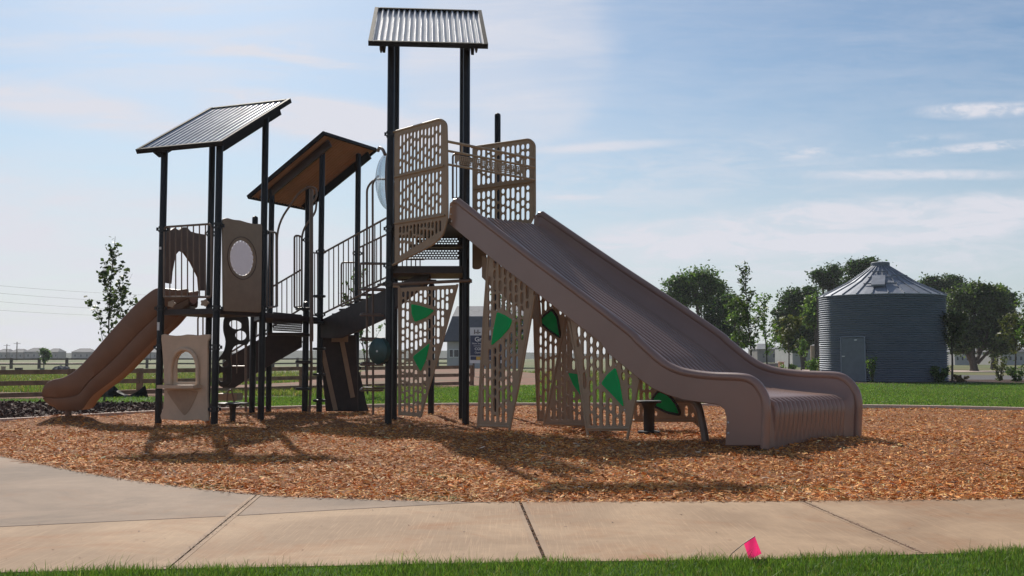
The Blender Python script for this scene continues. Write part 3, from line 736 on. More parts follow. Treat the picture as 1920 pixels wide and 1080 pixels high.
riser(Plane((-2, 20.3), (0, 20.3)), 812, 504, 856, 520)
st = MB()
st.box((at(818, 462, 18.95).x, 19.1, zat(V((0, 19.0)), 461)), (1.0, .34, .05)); st.box((at(822, 440, 19.2).x, 19.45, zat(V((0, 19.3)), 438)), (1.0, .34, .05))
st.build('step_tread', M['deck'], PS, smooth=False)
riser(Plane(P4, B1), 512, 590, 566, 601); riser(Plane(P4, B1), 512, 603, 566, 620)
MB().beam(at(497, 626, 21.2), at(566, 626, 21.6), .35, .05).build('step_tread', M['deck'], PS, smooth=False)

# ---------------- railings
def railing(pl, top, bot, px_list, r=.021, rb=.0135, label=None, name='railing', endposts=True, k=0):
    """top / bot: two pixel points each"""
    mb = MB(); A, B = pl.uv(*top[0]), pl.uv(*top[1]); C_, D_ = pl.uv(*bot[0]), pl.uv(*bot[1])
    if endposts: mb.tube(bend([pl.w(*p, k) for p in (C_, A, B, D_, C_)], .07), r, 8)
    else:
        mb.tube([pl.w(*A, k), pl.w(*B, k)], r, 8); mb.tube([pl.w(*C_, k), pl.w(*D_, k)], r, 8)
    for i in range(1, px_list + 1):
        t = i / (px_list + 1); p = (A[0] + (B[0] - A[0]) * t, A[1] + (B[1] - A[1]) * t); q = (C_[0] + (D_[0] - C_[0]) * t, C_[1] + (D_[1] - C_[1]) * t)
        mb.tube([pl.w(*p, k), pl.w(*q, k)], rb, 6)
    return mb.build(name, M['tube'], PS, label)
railing(Plane(P1, P2_), [(309, 426), (398, 420)], [(309, 557), (398, 557)], 7, k=.02)
railing(Plane(P4, B1), [(500, 434), (518, 436)], [(500, 576), (518, 575)], 2)
railing(Plane((0, 21.6), (-1, 21.6)), [(552, 441), (566, 443)], [(552, 576), (566, 576)], 2)
railing(Plane(B1, B3), [(584, 473), (596, 475)], [(584, 590), (596, 592)], 1)
StN = Plane(B1, T3); StF = Plane(B2 + V((.0, .0)), T4 + V((.25, .3)))
railing(StN, [(608, 473), (724, 409)], [(608, 587), (724, 529)], 11, endposts=False)
railing(StF, [(672, 465), (724, 440)], [(672, 545), (724, 520)], 5, endposts=False)
railing(Plane((-3, 20.6), (-1, 20.6)), [(746, 486), (796, 486)], [(746, 545), (796, 520)], 5, endposts=False)
railing(Plane((-6, 23.2), (-4, 23.2)), [(566, 505), (425, 588)], [(566, 578), (425, 665)], 14, endposts=False)
railing(Plane((-6, 24.4), (-4, 24.4)), [(640, 492), (676, 492)], [(640, 575), (676, 560)], 3)
railing(Plane((-1, 19.9), (0, 19.9)), [(849, 289), (863, 289)], [(849, 372), (863, 372)], 1)
# stringers
def stringer(pl, pts, th=.05, label=None):
    return plate('stair_stringer', M['deck'], pl, [pl.uv(*p) for p in pts], (), th, PS, label)
stringer(StN, [(603, 600), (722, 544), (760, 527), (806, 504), (806, 522), (722, 598), (672, 621), (640, 634), (603, 634)])
StF2 = StN.off(-1.0)
stringer(StF2, [(628, 596), (730, 548), (806, 512), (806, 530), (730, 588), (628, 626)])
for i in range(9):
    t = (i + .5) / 9; c = StN.w(StN.L * (.06 + t * .92), 2.02 + t * .78) + V((0, 0, 0))
    a = c; b = c - StN.n * 1.0
    MB().beam(a, b, .26, .04).build('step_tread', M['deck'], PS, smooth=False)
StL = Plane((-6, 22.7), (-4, 22.7)); StL2 = Plane((-6, 23.6), (-4, 23.6))
for pl in (StL, StL2):
    stringer(pl, [(566, 628), (566, 651), (485, 697), (440, 727), (418, 727), (418, 682), (431, 668), (485, 637), (512, 626)])
for i in range(6):
    t = i / 5; a = StL.pw(540 - 102 * t, 640 + 58 * t); b = a + V((0, .9, 0))
    MB().beam(a, b, .28, .04).build('step_tread', M['deck'], PS, smooth=False)
MB().box(at(430, 744, 22.3), (.46, .5, .15)).build('bottom_step', M['tan3'], PS)

# ---------------- tan panels on the left tower
PL = Plane(P2_, P4).off(.03)
ol = [(416.5, 411), (425, 408.5), (437, 412), (449, 413), (462, 417), (475, 420), (489, 420), (490.5, 424), (488.5, 586), (418, 583)]
u0 = PL.uv(453, 484); uA = PL.uv(430.5, 484); uB = PL.uv(453, 451)
ru, rv = abs(u0[0] - uA[0]), abs(uB[1] - u0[1])
oval = [(u0[0] + ru * math.cos(a), u0[1] + rv * math.sin(a)) for a in np.linspace(0, 2 * math.pi, 40, endpoint=False)]
wp = plate('window_panel', M['tan3'], PL, round2([PL.uv(*p) for p in ol], .05), [oval], .03, PS, 'tall tan panel with an oval frosted window')
mb = MB(); mb.tube([PL.w(u0[0] + (ru * 1.22) * math.cos(a), u0[1] + (rv * 1.2) * math.sin(a), .018) for a in np.linspace(0, 2 * math.pi, 48, endpoint=False)], .008, 6, closed=True)
mb.build('window_ring', M['hood'], wp)
sc_ = MB(); nn = 88; vs = [PL.w(*u0, .005)]
for i in range(nn):
    a = 2 * math.pi * i / nn; k = .985 - .07 * (i % 4 == 0); vs.append(PL.w(u0[0] + ru * k * math.cos(a), u0[1] + rv * k * math.sin(a), .006))
sc_.add(vs, [(0, i + 1, (i + 1) % nn + 1) for i in range(nn)])
sc_.add([v - PL.n * .012 for v in vs], [(0, (i + 1) % nn + 1, i + 1) for i in range(nn)])
sc_.build('frosted_lens', M['lens'], wp, smooth=False)

# playhouse counter panel
PH = Plane(P1, P2_).off(.05)
ol = [(304, 628), (310, 626), (318, 628.5), (330, 629.5), (342, 629), (352, 627), (362, 627.5), (372, 629), (384, 627), (394.5, 627), (395.5, 632), (391, 640), (390.5, 700), (390, 740), (391.5, 770), (392, 788), (386, 790.5), (374, 787), (350, 789), (326, 788), (312, 786), (303, 787), (302, 779), (307, 765), (309, 740), (308, 690), (305, 650), (303.5, 636)]
hole = [(332, 716), (332, 682), (334, 672), (339, 664), (346, 659.5), (352, 659.5), (359, 664), (364.5, 672), (369, 684), (370, 716)]
pp = plate('playhouse_panel', M['tan2'], PH, [PH.uv(*p) for p in ol], [[PH.uv(*p) for p in hole]], .05, PS, 'pale tan playhouse panel with an arched window and counter', bev=.01)
arch = [(317, 722), (318, 690), (322, 672), (330, 659), (341, 652), (353, 651), (364, 656), (372, 666), (376.5, 684), (377, 722)]
inn = [(326, 722), (326.5, 690), (330, 674), (337, 663), (345, 658), (353, 658), (361, 662), (367, 671), (371, 685), (371.5, 722)]
plate('arch_trim', M['tan2'], PH.off(.05), round2([PH.uv(*p) for p in arch] + [PH.uv(*p) for p in inn[::-1]], .02), (), .07, pp, bev=.018)
a, b = PH.pw(312, 724.5, .12), PH.pw(380, 724.5, .12)
MB().beam(a, b, .26, .06).build('counter_shelf', M['tan2'], pp)
stn = [PH.uv(*p) for p in [(314, 733), (330, 731), (350, 732), (374, 733), (367, 750), (358, 768), (348, 780), (338, 768), (325, 750)]]
plate('carved_patch', material('worn_tan', (.40, .255, .155), .6, .1, 5), PH.off(.028), round2(stn, .05), (), .008, pp, bev=.002)

# slide hood, in the plane of the left entrance
HD = Plane(P1 + V((0, .1)), P3)
hood = [(309, 530), (309.5, 430), (318, 432), (326, 427), (334, 432), (341, 426), (349, 426), (356, 434), (366, 437), (384, 440), (385, 545), (373, 545), (371, 520), (357, 492), (344, 474), (335, 470), (328, 478), (322, 510), (320, 532)]
hood_uv = [HD.uv(*p) for p in hood]
plate('slide_hood', M['hood'], HD, hood_uv, (), .05, PS, 'brown arched hood over the small slide entrance')
for px, py in ((322, 570), (384, 568)):
    c = PL.off(0); mb = MB(); q = Plane(P1, P2_).off(.05)
    o_ = q.uv(px, py); pts = []
    for i in range(30):
        a_ = 2 * math.pi * i / 30; rr = .085 + .014 * math.cos(5 * a_); pts.append((o_[0] + rr * math.cos(a_), o_[1] + rr * .72 * math.sin(a_)))
    plate('flower_bracket', M['tan3'], q, pts, (), .03, PS)

# ---------------- small slide on the left (swept channel)
def resample(pts, n):
    pts = [V(p) for p in pts]; d = [0]
    for i in range(1, len(pts)): d.append(d[-1] + (pts[i] - pts[i - 1]).length)
    o = []
    for s_ in np.linspace(0, d[-1], n):
        j = max(0, min(len(pts) - 2, int(np.searchsorted(d, s_)) - 1)); t = (s_ - d[j]) / max(d[j + 1] - d[j], 1e-9); o.append(pts[j].lerp(pts[j + 1], t))
    return o
LS = Plane((-9, 19.12), (-6, 19.12))
topl = smooth_curve([LS.uv(*p) for p in [(352, 541), (335, 543), (318, 541), (294, 540), (274.6, 552), (253.5, 571), (211, 617), (165.5, 670), (141, 694.6), (120, 707), (100, 711.5), (88, 717.5), (80.5, 727), (79, 740)]], 5)
botl = smooth_curve([LS.uv(*p) for p in [(352, 574), (340, 582), (319, 606.6), (292, 631), (255, 668), (218, 705), (176, 737), (162, 752), (150, 768), (130, 771), (106, 770), (98, 764), (88, 760), (79, 750)]], 5)
A_, B_ = resample(topl, 60), resample(botl, 60)
sec = [(-.16, .03), (-.235, .0), (-.285, .10), (-.30, .30), (-.302, .38), (-.282, .41), (-.302, .44), (-.33, .70), (-.345, .93), (-.335, .985), (-.315, 1.0), (-.29, .985), (-.275, .90), (-.255, .60), (-.20, .30), (-.10, .20), (0, .18)]
sec = sec + [(-a, b) for a, b in sec[::-1][1:]]
vs = []; fs = []; m_ = len(sec)
for a, b in zip(A_, B_):
    for w__, t in sec:
        p = b.lerp(a, t); vs.append(LS.w(p.x, p.y) + V((0, w__ + .33, 0)))
for i in range(59):
    for j in range(m_):
        j2 = (j + 1) % m_; fs.append((i * m_ + j, i * m_ + j2, (i + 1) * m_ + j2, (i + 1) * m_ + j))
fs.append(tuple(59 * m_ + j for j in range(m_)))
sm = MB().add(vs, fs).build('small_slide', M['slide2'], PS, 'single brown slide curving down to the left')
MB().tube([at(128, 762, 19.45), at(128, 800, 19.45)], .06, 12).build('slide_foot', M['slide2'], sm)

# ---------------- wide ribbed slide
NP = Plane(NPa, NPa + DIR)
NP.n = V((-NRM.x, -NRM.y, 0))
edge_top = [(842.5, 381), (850, 374.5), (857, 374.5), (866, 381), (987, 474), (1100, 558), (1178, 618.5), (1195.5, 636), (1237, 673), (1265, 688.5), (1293, 696), (1334, 701), (1376, 702.5), (1398, 705), (1411, 711), (1421, 721), (1429, 735), (1433, 749), (1434.5, 770), (1433, 800), (1432, 836)]
edge_bot = [(1359, 836), (1361, 800), (1361.5, 782), (1357, 767), (1345.5, 759), (1320, 756), (1279, 750), (1251, 740.5), (1223, 729), (1195.5, 708.6), (1140, 663.5), (1125, 642), (998, 544), (917, 482), (850, 427), (840, 418)]
ET = [NP.uv(*p) for p in edge_top]; EB = [NP.uv(*p) for p in edge_bot]
outl = ET + EB
WS = NP.off(-.045)
def side(off_, label):
    pl = NP.off(-off_); return plate('side_wall', M['slide'], pl, outl, (), .075, None, label, bev=.012, link_it=False)
railpts = smooth_curve(ET[1:], 5)
floor = [(ET[2][0] - .02, ET[2][1] - .29), (ET[2][0] + .1, ET[2][1] - .36)]
for p in ET[4:9]: floor.append((p[0], p[1] - .40))
sN = ET[-1][0]
floor[-1] = (ET[8][0], ET[8][1] - .385)
floor += [(ET[9][0], .765), (ET[10][0] + .1, .705), (sN - .55, .665), (sN - .25, .645), (sN - .13, .63), (sN - .085, .60), (sN - .065, .55), (sN - .055, .40), (sN - .05, .2), (sN - .045, -.05)]
floor = smooth_curve(floor, 5)
NS = 90
RS, FS = resample(railpts, NS), resample(floor, NS)
# match stations by arc length only up to the exit, then drop both together
half = [(.055, .0), (.075, .10), (.085, .35), (.105, .65), (.14, .84), (.20, .955), (.28, 1.0)]
ribs = []; nr = 16; wa, wb = .30, SW_ - .30; pit = (wb - wa) / nr
for i in range(nr):
    for f_, h_ in ((.0, 0), (.14, .0), (.20, .034), (.34, .054), (.57, .060), (.80, .054), (.94, .034)): ribs.append((wa + (i + f_) * pit, h_))
ribs.append((wb, 0))
def SP(s_, w__): return NPa + DIR * (s_ * (1 + .0205 * w__)) + NRM * w__
vs = []; fs = []
for i in range(NS):
    r_, f_ = RS[i], FS[i]; tg = (FS[min(i + 1, NS - 1)] - FS[max(i - 1, 0)]).normalized(); nm = V((-tg.y, tg.x))
    row = []
    for w__, t in half: p = r_.lerp(f_, t); row.append((p.x, p.y, w__))
    for w__, h_ in [(a_, b_ * max(0, min(1, (f_.y - .12) / .4))) for a_, b_ in ribs]: row.append((f_.x + nm.x * h_, f_.y + nm.y * h_, w__))
    for w__, t in half[::-1]: p = r_.lerp(f_, t); row.append((p.x, p.y, SW_ - w__))
    for s_, z_, w__ in row: q = SP(s_, w__); vs.append((q.x, q.y, z_))
m_ = len(row)
for i in range(NS - 1):
    for j in range(m_ - 1): fs.append((i * m_ + j, (i + 1) * m_ + j, (i + 1) * m_ + j + 1, i * m_ + j + 1))
# underside sheet
o_ = len(vs)
for i in range(NS):
    f_ = FS[i]; tg = (FS[min(i + 1, NS - 1)] - FS[max(i - 1, 0)]).normalized(); nm = V((-tg.y, tg.x))
    for w__ in (.05, SW_ - .05): q = SP(f_.x - nm.x * .05, w__); vs.append((q.x, q.y, f_.y - nm.y * .05))
for i in range(NS - 1): fs.append((o_ + 2 * i, o_ + 2 * i + 1, o_ + 2 * i + 3, o_ + 2 * i + 2))
ws = MB().add(vs, fs).build('wide_slide', M['slide'], PS, 'wide mauve-brown slide with a ribbed bed')
for off_, sg in ((.0375, 1), (SW_ - .0375, -1)):
    me = side(off_, None); bmv = [tuple(V(v.co) + V((*(DIR * (.0205 * off_ * max(0, (V((v.co.x, v.co.y)) - NPa).dot(DIR)))), 0)) if off_ > 1 else V(v.co)) for v in me.vertices]; bf = [tuple(p.vertices) for p in me.polygons]
    mb = MB().add(bmv, bf); q = [(SP(p[0], off_) if off_ > 1 else NPa + DIR * p[0] + NRM * off_) for p in railpts]
    mb.tube([(a.x, a.y, p[1] - .035) for a, p in zip(q, [V(p) for p in railpts])], .062, 12)
    mb.build('side_wall', M['slide'], ws)
BR = NP.off(-.8)
plate('slide_brace', M['tan3'], BR, [BR.uv(*p) for p in [(905, 478), (1010, 545), (1015, 610), (990, 590), (955, 562), (925, 540), (905, 520)]], (), .05, ws)
SF = NP.off(-.55)
MB().tube(bend([SF.w(SF.uv(1270, 752)[0], .62), SF.w(SF.uv(1308, 756)[0], .62), SF.w(SF.uv(1322, 800)[0], .1), SF.w(SF.uv(1323, 822)[0], -.1)], .25, 8), .055, 12).build('support_leg', M['tube'], ws)
wl = NPa + NRM * (SW_ - .55) + DIR * 4.9
MB().tube([(wl.x, wl.y, .7), (wl.x, wl.y, -.1)], .055, 12).build('support_leg', M['tube'], ws)

# ---------------- perforated barrier panels beside the slide entrance
def bolt(pl, px, py, k, par, rr=.016):
    c_ = pl.pw(px, py, k); MB().tube([c_, c_ + pl.n * .006, c_ + pl.n * .012], [rr, rr, rr * .6], 8).build('bolt', M['galv'], par)
for px_, py_ in ((846, 388), (846, 402), (847, 415), (1366, 792), (1366, 812)): bolt(NP, px_, py_, .004, ws)
def perforated(name, pl, outline, solids=(), seed=1, label=None, mat='tan', rims=(), bars=(), r=.055, rim_r=.022, leafs=(), leaf_rim=False, hs=None, bar_r=.02, k=0, pitch=.12, wd=.068, mg=.085, vm=.07):
    ov = [pl.uv(*p) for p in outline]; ovr = round2(ov, r)
    sl = [[pl.uv(*p) for p in s_] for s_ in solids] + [[pl.uv(*p) for p in s_] for s_ in leafs]
    hl = []
    for h in (hs or [outline]): hl += slots([pl.uv(*p) for p in h], sl, seed=seed, pitch=pitch, wd=wd, margin=mg, vm=vm)
    o = plate(name, M[mat], pl, ovr, hl, .035, PS, label)
    if rims:
        for rm in rims: MB().tube(bend([pl.w(*pl.uv(*p), .012) for p in rm], .07), rim_r, 10).build('edge_tube', M[mat], o)
    for a, b in bars: MB().tube([pl.w(*pl.uv(*a), .028), pl.w(*pl.uv(*b), .028)], bar_r, 8).build('cross_bar', M[mat], o)
    for lf in leafs:
        lp = [pl.uv(*p) for p in lf]
        l_ = plate('green_inset', M['green'], pl.off(.012), round2(lp, .035), (), .05, o, bev=.006)
        cx_ = sum(p[0] for p in lf) / len(lf); cy_ = sum(p[1] for p in lf) / len(lf)
        for px_, py_ in lf[::2]: bolt(pl, px_ + (px_ - cx_) * .12, py_ + (py_ - cy_) * .12, .017, l_, .012)
        if leaf_rim: MB().tube([pl.w(*p, .03) for p in round2(lp, .06)], .022, 8, closed=True).build('inset_rim', M['black'], l_)
    return o
LB = Plane(T1, V((-1.12, 17.25)))
perforated('barrier_panel', LB, [(740.5, 247), (824, 224.5), (837, 232), (838.5, 262), (839.5, 410), (831, 440), (812, 458), (741, 497)], seed=3, pitch=.087, wd=.056, mg=.07, vm=.04,
    label='left perforated tan barrier at the slide entrance',
    hs=[[(742, 251), (834, 226), (835, 311), (742, 333)], [(742, 335), (835, 313), (836, 404), (742, 419)], [(742, 421), (836, 407), (832, 436), (743, 489)]],
    rims=[[(739, 248), (826, 223.5), (838, 231), (839.5, 300), (840, 410), (831, 441), (812, 459), (737, 497)]], bars=[((742, 332.5), (834, 311.5)), ((742, 419.5), (836, 404))])
RB = Plane(T4 + V((.02, 0)), FPb + V((.02, 0)))
perforated('barrier_panel', RB, [(886, 276), (992, 261.5), (1002.5, 270), (1003.5, 402), (994, 419), (960, 419), (912, 420), (912, 486), (900, 505), (886, 505)], seed=8, pitch=.10, wd=.066, mg=.07, vm=.04,
    label='right perforated tan barrier at the slide entrance',
    hs=[[(888, 278), (1000, 263), (1000, 338), (888, 353)], [(888, 357), (1000, 342), (1000, 417), (890, 419)]],
    rims=[[(884, 276.5), (993, 261), (1003, 270), (1003.5, 402), (994, 420)]], bars=[((888, 355.5), (1000, 340))])
hd = MB(); e0, e1 = V((-1.12, 17.25)), FPb + V((.02, 0))
HB = Plane(e0, e1)
hd.tube([HB.w(*HB.uv(838, 265)), HB.w(*HB.uv(1003, 298))], .024, 10); hd.tube([HB.w(*HB.uv(838, 282.5)), HB.w(*HB.uv(1003, 314))], .021, 10); hd.tube([HB.w(*HB.uv(838, 308)), HB.w(*HB.uv(1002, 337))], .021, 10)
for x_, a_, b_ in ((866, 271, 288), (981, 294, 334)): hd.tube([HB.w(*HB.uv(x_, a_)), HB.w(*HB.uv(x_, b_))], .018, 8)
hb = hd.build('entrance_bar', M['tan'], PS)
sg = [(853, 290), (984, 314), (984, 331), (853, 307)]
sgu = [HB.uv(*p) for p in sg]
gh = []
for i in range(40):
    for j in range(5):
        t = (i + .5) / 40; u = sgu[0][0] + (sgu[1][0] - sgu[0][0]) * t; v1 = sgu[0][1] + (sgu[1][1] - sgu[0][1]) * t; v0 = sgu[3][1] + (sgu[2][1] - sgu[3][1]) * t
        v = v0 + (v1 - v0) * (j + .7) / 5.6
        if .04 < t < .96: gh.append([(u - .012, v - .010), (u + .012, v - .010), (u + .012, v + .010), (u - .012, v + .010)])
plate('mesh_insert', M['tan'], HB, sgu, gh, .012, hb, bev=.001)

# ---------------- perforated climbing panels with green insets
E1p = Plane(T1 + V((0, -.08)), T2 + V((0, -.08)))
perforated('climbing_panel', E1p, [(746, 540), (857, 534), (791, 782), (747, 778)], seed=11, pitch=.078, wd=.046, mg=.07, vm=.06, label='perforated panel between the two posts of the highest roof, with two green insets',
    leafs=[[(771, 570), (790, 574), (815, 582), (800, 595), (778, 604), (772, 588)], [(806, 643), (774, 669), (781, 683), (789, 697), (799, 675)]], r=.02,
    rims=[[(737, 537), (749, 537), (749, 779)], [(858, 533), (824, 660), (787, 783)]])
MB().tube([E1p.pw(737, 533, .02), E1p.pw(884, 526, .02)], .03, 10).build('cross_bar', M['tube'], PS)
NPi = NP.off(-.10)
perforated('climbing_panel', NPi, [(916, 468), (1004, 538), (957, 803), (896, 797), (902, 700)], seed=5, label='tall perforated panel under the slide with one green inset',
    leafs=[[(934, 585), (948, 591), (962, 600), (957, 615), (940, 634), (923, 648), (928, 615)]], r=.02,
    rims=[[(917, 478), (908, 600), (897, 802)], [(1003.5, 554), (980, 690), (956, 807)], [(897, 798), (958, 800)]])
perforated('climbing_panel', NPi, [(1069, 590), (1200, 694), (1181, 808), (1102, 808)], seed=21, label='leaning perforated panel nearest the slide exit with one green inset',
    leafs=[[(1155.5, 689), (1163, 715), (1171, 763), (1150, 740), (1129, 719), (1140, 703)]], r=.02,
    rims=[[(1068, 603), (1086, 700), (1103, 816)], [(1199.5, 711), (1190, 760), (1177, 824)], [(1101, 803), (1181, 803)]])
E3 = Plane((.5, 16.75), (1.5, 16.35))
perforated('climbing_panel', E3, [(1061, 590), (1078, 598), (1098, 700), (1110, 797), (1022, 795), (1040, 700)], seed=14, pitch=.095, wd=.055, mg=.07, label='dark perforated panel crossing behind the leaning one',
    leafs=[[(1066, 699), (1086, 702), (1092, 745), (1076, 722)]], r=.02, mat='tan3',
    rims=[[(1061, 599), (1043, 690), (1020, 798)], [(1021, 794.5), (1108, 797)]])
FP = NP.off(-(SW_ - .12))
perforated('climbing_panel', FP, [(1001, 530), (1030, 550), (1068, 585), (1075, 790), (1009, 788), (1004, 660)], seed=17, label='perforated panel at the far side of the slide with a black-rimmed green leaf', mat='tan3',
    leafs=[[(1012, 602), (1024, 590), (1037, 580), (1047, 595), (1053, 634), (1032, 620)]], leaf_rim=True, r=.02,
    rims=[[(1001, 547), (1004, 660), (1010, 790)], [(1009, 788), (1075, 790)]])
perforated('climbing_panel', FP, [(1185, 690), (1232, 716), (1270, 740), (1300, 760), (1308, 776), (1312, 802), (1298, 790), (1190, 788)], seed=19, label='low perforated panel behind the black stool with a black-rimmed green leaf', mat='tan3',
    leafs=[[(1237, 732), (1255, 740), (1270, 757), (1278, 778), (1252, 773), (1226, 760), (1225, 748)]], leaf_rim=True, r=.02,
    rims=[[(1188, 789), (1306, 789)]])

# ---------------- drum, bubble, ladder, pods, arches, snake climber, slab
c = at(711, 658.5, 17.93); ax = V((-.62, -.78, .0)).normalized()
dr = MB().tube([c - ax * .06, c - ax * .055, c + ax * .035, c + ax * .05], [.19, .232, .232, .205], 36)
d_ = dr.build('spinner_drum', M['teal'], PS, 'dark green round drum on the post')
MB().tube([c + ax * .045, c + ax * .06], .02, 10).build('drum_bolt', M['galv'], d_)
bc = V(((T1.x + T3.x) / 2 - .05, (T1.y + T3.y) / 2, zat(V((0, 18.8)), 340)))
vs = []; fs = []; na, nb = 14, 40
for i in range(na + 1):
    th = math.pi / 2 * i / na
    for j in range(nb):
        a = 2 * math.pi * j / nb; rr = .55 * math.sin(th); vs.append(bc + V((-.27 * math.cos(th), rr * math.cos(a), rr * math.sin(a))))
for i in range(na):
    for j in range(nb): fs.append((i * nb + j, i * nb + (j + 1) % nb, (i + 1) * nb + (j + 1) % nb, (i + 1) * nb + j))
bub = MB().add(vs, fs).build('bubble_window', M['bubble'], PS, 'clear domed bubble window')
MB().tube([bc + V((.0, .57 * math.cos(a), .57 * math.sin(a))) for a in np.linspace(0, 2 * math.pi, 40, endpoint=False)], .03, 8, closed=True).build('bubble_frame', M['hood'], bub)
TP = Plane(T1 + V((.02, .1)), T3 + V((.02, -.1)))
MB().box((bc.x + .05, bc.y, bc.z - .0), (.04, 1.1, .04)).build('bubble_bracket', M['black'], PS)
MB().tube(bend([at(709, 283, 18.6), at(711, 276, 18.5), at(718, 280, 18.4), at(722, 290, 18.3)], .1), .03, 8).build('bubble_handle', M['tube'], PS)
Ld = Plane((-3, 19.9), (-2, 19.9))
ld = MB()
ld.tube(bend([Ld.pw(688, 722), Ld.pw(688, 352), Ld.pw(701, 336), Ld.pw(722, 336)], .3), .022, 8)
ld.tube(bend([Ld.pw(702, 777, .18), Ld.pw(701, 345, .18), Ld.pw(712, 332, .18)], .2), .022, 8)
for py in (493, 541, 588, 634, 680, 727):
    ld.tube(bend([Ld.pw(722, py + 1), Ld.pw(679, py), Ld.pw(679, py + 4, .28), Ld.pw(722, py + 4, .25)], .06), .02, 8)
ld.build('loop_ladder', M['tube'], PS, 'loop ladder left of the tall post')
def pods(P, dx, pys, r=.13, y0=-.1):
    for py in pys:
        p = at(960 + F * (P.x + dx) / P.y, py, P.y + y0); 
        mb = MB(); n = 20; mb.tube([(p.x, p.y, p.z - .028), (p.x, p.y, p.z - .02), (p.x, p.y, p.z + .018), (p.x, p.y, p.z + .026)], [r * .85, r, r, r * .9], 20)
        mb.box((p.x - dx * .5, p.y, p.z - .03), (abs(dx) + .05, .05, .04)); mb.build('foot_pod', M['black'], PS)
pods(B1, -.02, (555.5, 605, 654, 702, 751), .14, -.16)
Pq = PP(571, 21.8)
pods(Pq, -.05, (579, 628, 678, 729), .17, -.14)
post(Pq, zat(Pq, 565), (), label='low post with foot pods')
MB().tube([(Pq.x + .10, Pq.y, .0), (Pq.x + .13, Pq.y + .02, 1.0), (Pq.x + .10, Pq.y, 2.2)], .03, 8).build('pod_rail', M['tube'], PS)
ar = Plane((-6, 21.3), (-4, 21.3))
mb = MB(); mb.tube(bend([ar.pw(519.5, 575), ar.pw(519.5, 420), ar.pw(562, 360), ar.pw(580, 350), ar.pw(593, 353), ar.pw(594, 370), ar.pw(584, 382)], .35, 6), .023, 8)
mb.build('arch_handrail', M['tube'], PS)
mb = MB(); mb.tube(bend([ar.pw(551, 575, -.8), ar.pw(551, 424, -.8), ar.pw(578, 388, -.8), ar.pw(580, 368, -.8)], .3, 6), .023, 8)
mb.build('arch_handrail', M['tube'], PS)
MB().tube([ar.pw(580.5, 640, -.2), ar.pw(580, 352, -.2)], .042, 10).build('arch_post', M['tube'], PS)
# snake climber with oval holes
SC = Plane((-6.2, 20.6), (-5, 20.6))
def ovl(pl, px, py, rx, ry, rot=.3):
    c = pl.uv(px, py); e = pl.uv(px + rx, py); f = pl.uv(px, py - ry); a0, b0 = e[0] - c[0], f[1] - c[1]
    return [(c[0] + a0 * math.cos(t) * math.cos(rot) - b0 * math.sin(t) * math.sin(-rot), c[1] + b0 * math.sin(t) * math.cos(rot) + a0 * math.cos(t) * math.sin(-rot)) for t in np.linspace(0, 2 * math.pi, 22, endpoint=False)]
sh = [(424, 588), (466, 590), (468, 640), (462, 648), (448, 645), (438, 650), (431, 665), (434, 690), (434, 722), (412, 728), (405, 700), (407, 675), (420, 660), (424, 640), (418, 620), (419, 600)]
plate('vine_climber', M['black'], SC, round2([SC.uv(*p) for p in sh], .12), [ovl(SC, 442, 609, 12.5, 8), ovl(SC, 451.5, 629, 10.5, 9), ovl(SC, 419, 681, 9, 7), ovl(SC, 416.5, 707, 8, 8.5, -.2)], .05, PS, 'black curved climber with oval holes', bev=.012)
mb = MB(); q = Plane((-6.2, 20.9), (-5, 20.9))
mb.tube(bend([q.pw(371, 700), q.pw(371, 595), q.pw(377, 588), q.pw(392, 588)], .12), .018, 8); mb.tube([q.pw(380.5, 700), q.pw(380.5, 590)], .016, 8)
mb.tube(bend([q.pw(424, 590), q.pw(424, 622), q.pw(433, 640), q.pw(433, 700)], .25), .02, 8)
mb.tube([q.pw(436, 687), q.pw(462, 687)], .016, 8); mb.tube([q.pw(461, 640), q.pw(461, 772)], .028, 8)
mb.tube([q.pw(444, 655), q.pw(444, 700)], .014, 8); mb.tube(bend([q.pw(425, 757), q.pw(427, 733), q.pw(434, 730), q.pw(440, 760)], .1), .018, 8)
mb.build('grab_rail', M['tube'], PS)
SL_ = Plane((-4.4, 22.6), (-3, 22.9))
sl_ = plate('climbing_slab', M['deck'], SL_, [SL_.uv(*p) for p in [(602, 628), (668, 628), (671, 700), (672, 771), (611, 771), (604, 700)]], (), .12, PS, 'dark brown climbing slab below the middle platform', bev=.02)
sk = [SL_.uv(*p) for p in [(671, 690), (678, 712), (684, 740), (687, 755), (692, 771), (660, 771)]]
plate('slab_foot', M['black'], SL_.off(-.3), sk, (), .5, sl_)
for a, b in (((604, 655), (629, 769)), ((640, 636), (661, 745))): MB().beam(SL_.pw(*a, .09), SL_.pw(*b, .09), .05, .10).build('slab_rail', M['tan3'], sl_)
MB().box(SL_.pw(637, 636, .08), (.36, .06, .13)).build('slab_cap', M['tan3'], sl_)
MB().box(at(667, 702, 23.2), (.22, .16, .11)).build('slab_bracket', M['tube'], PS)

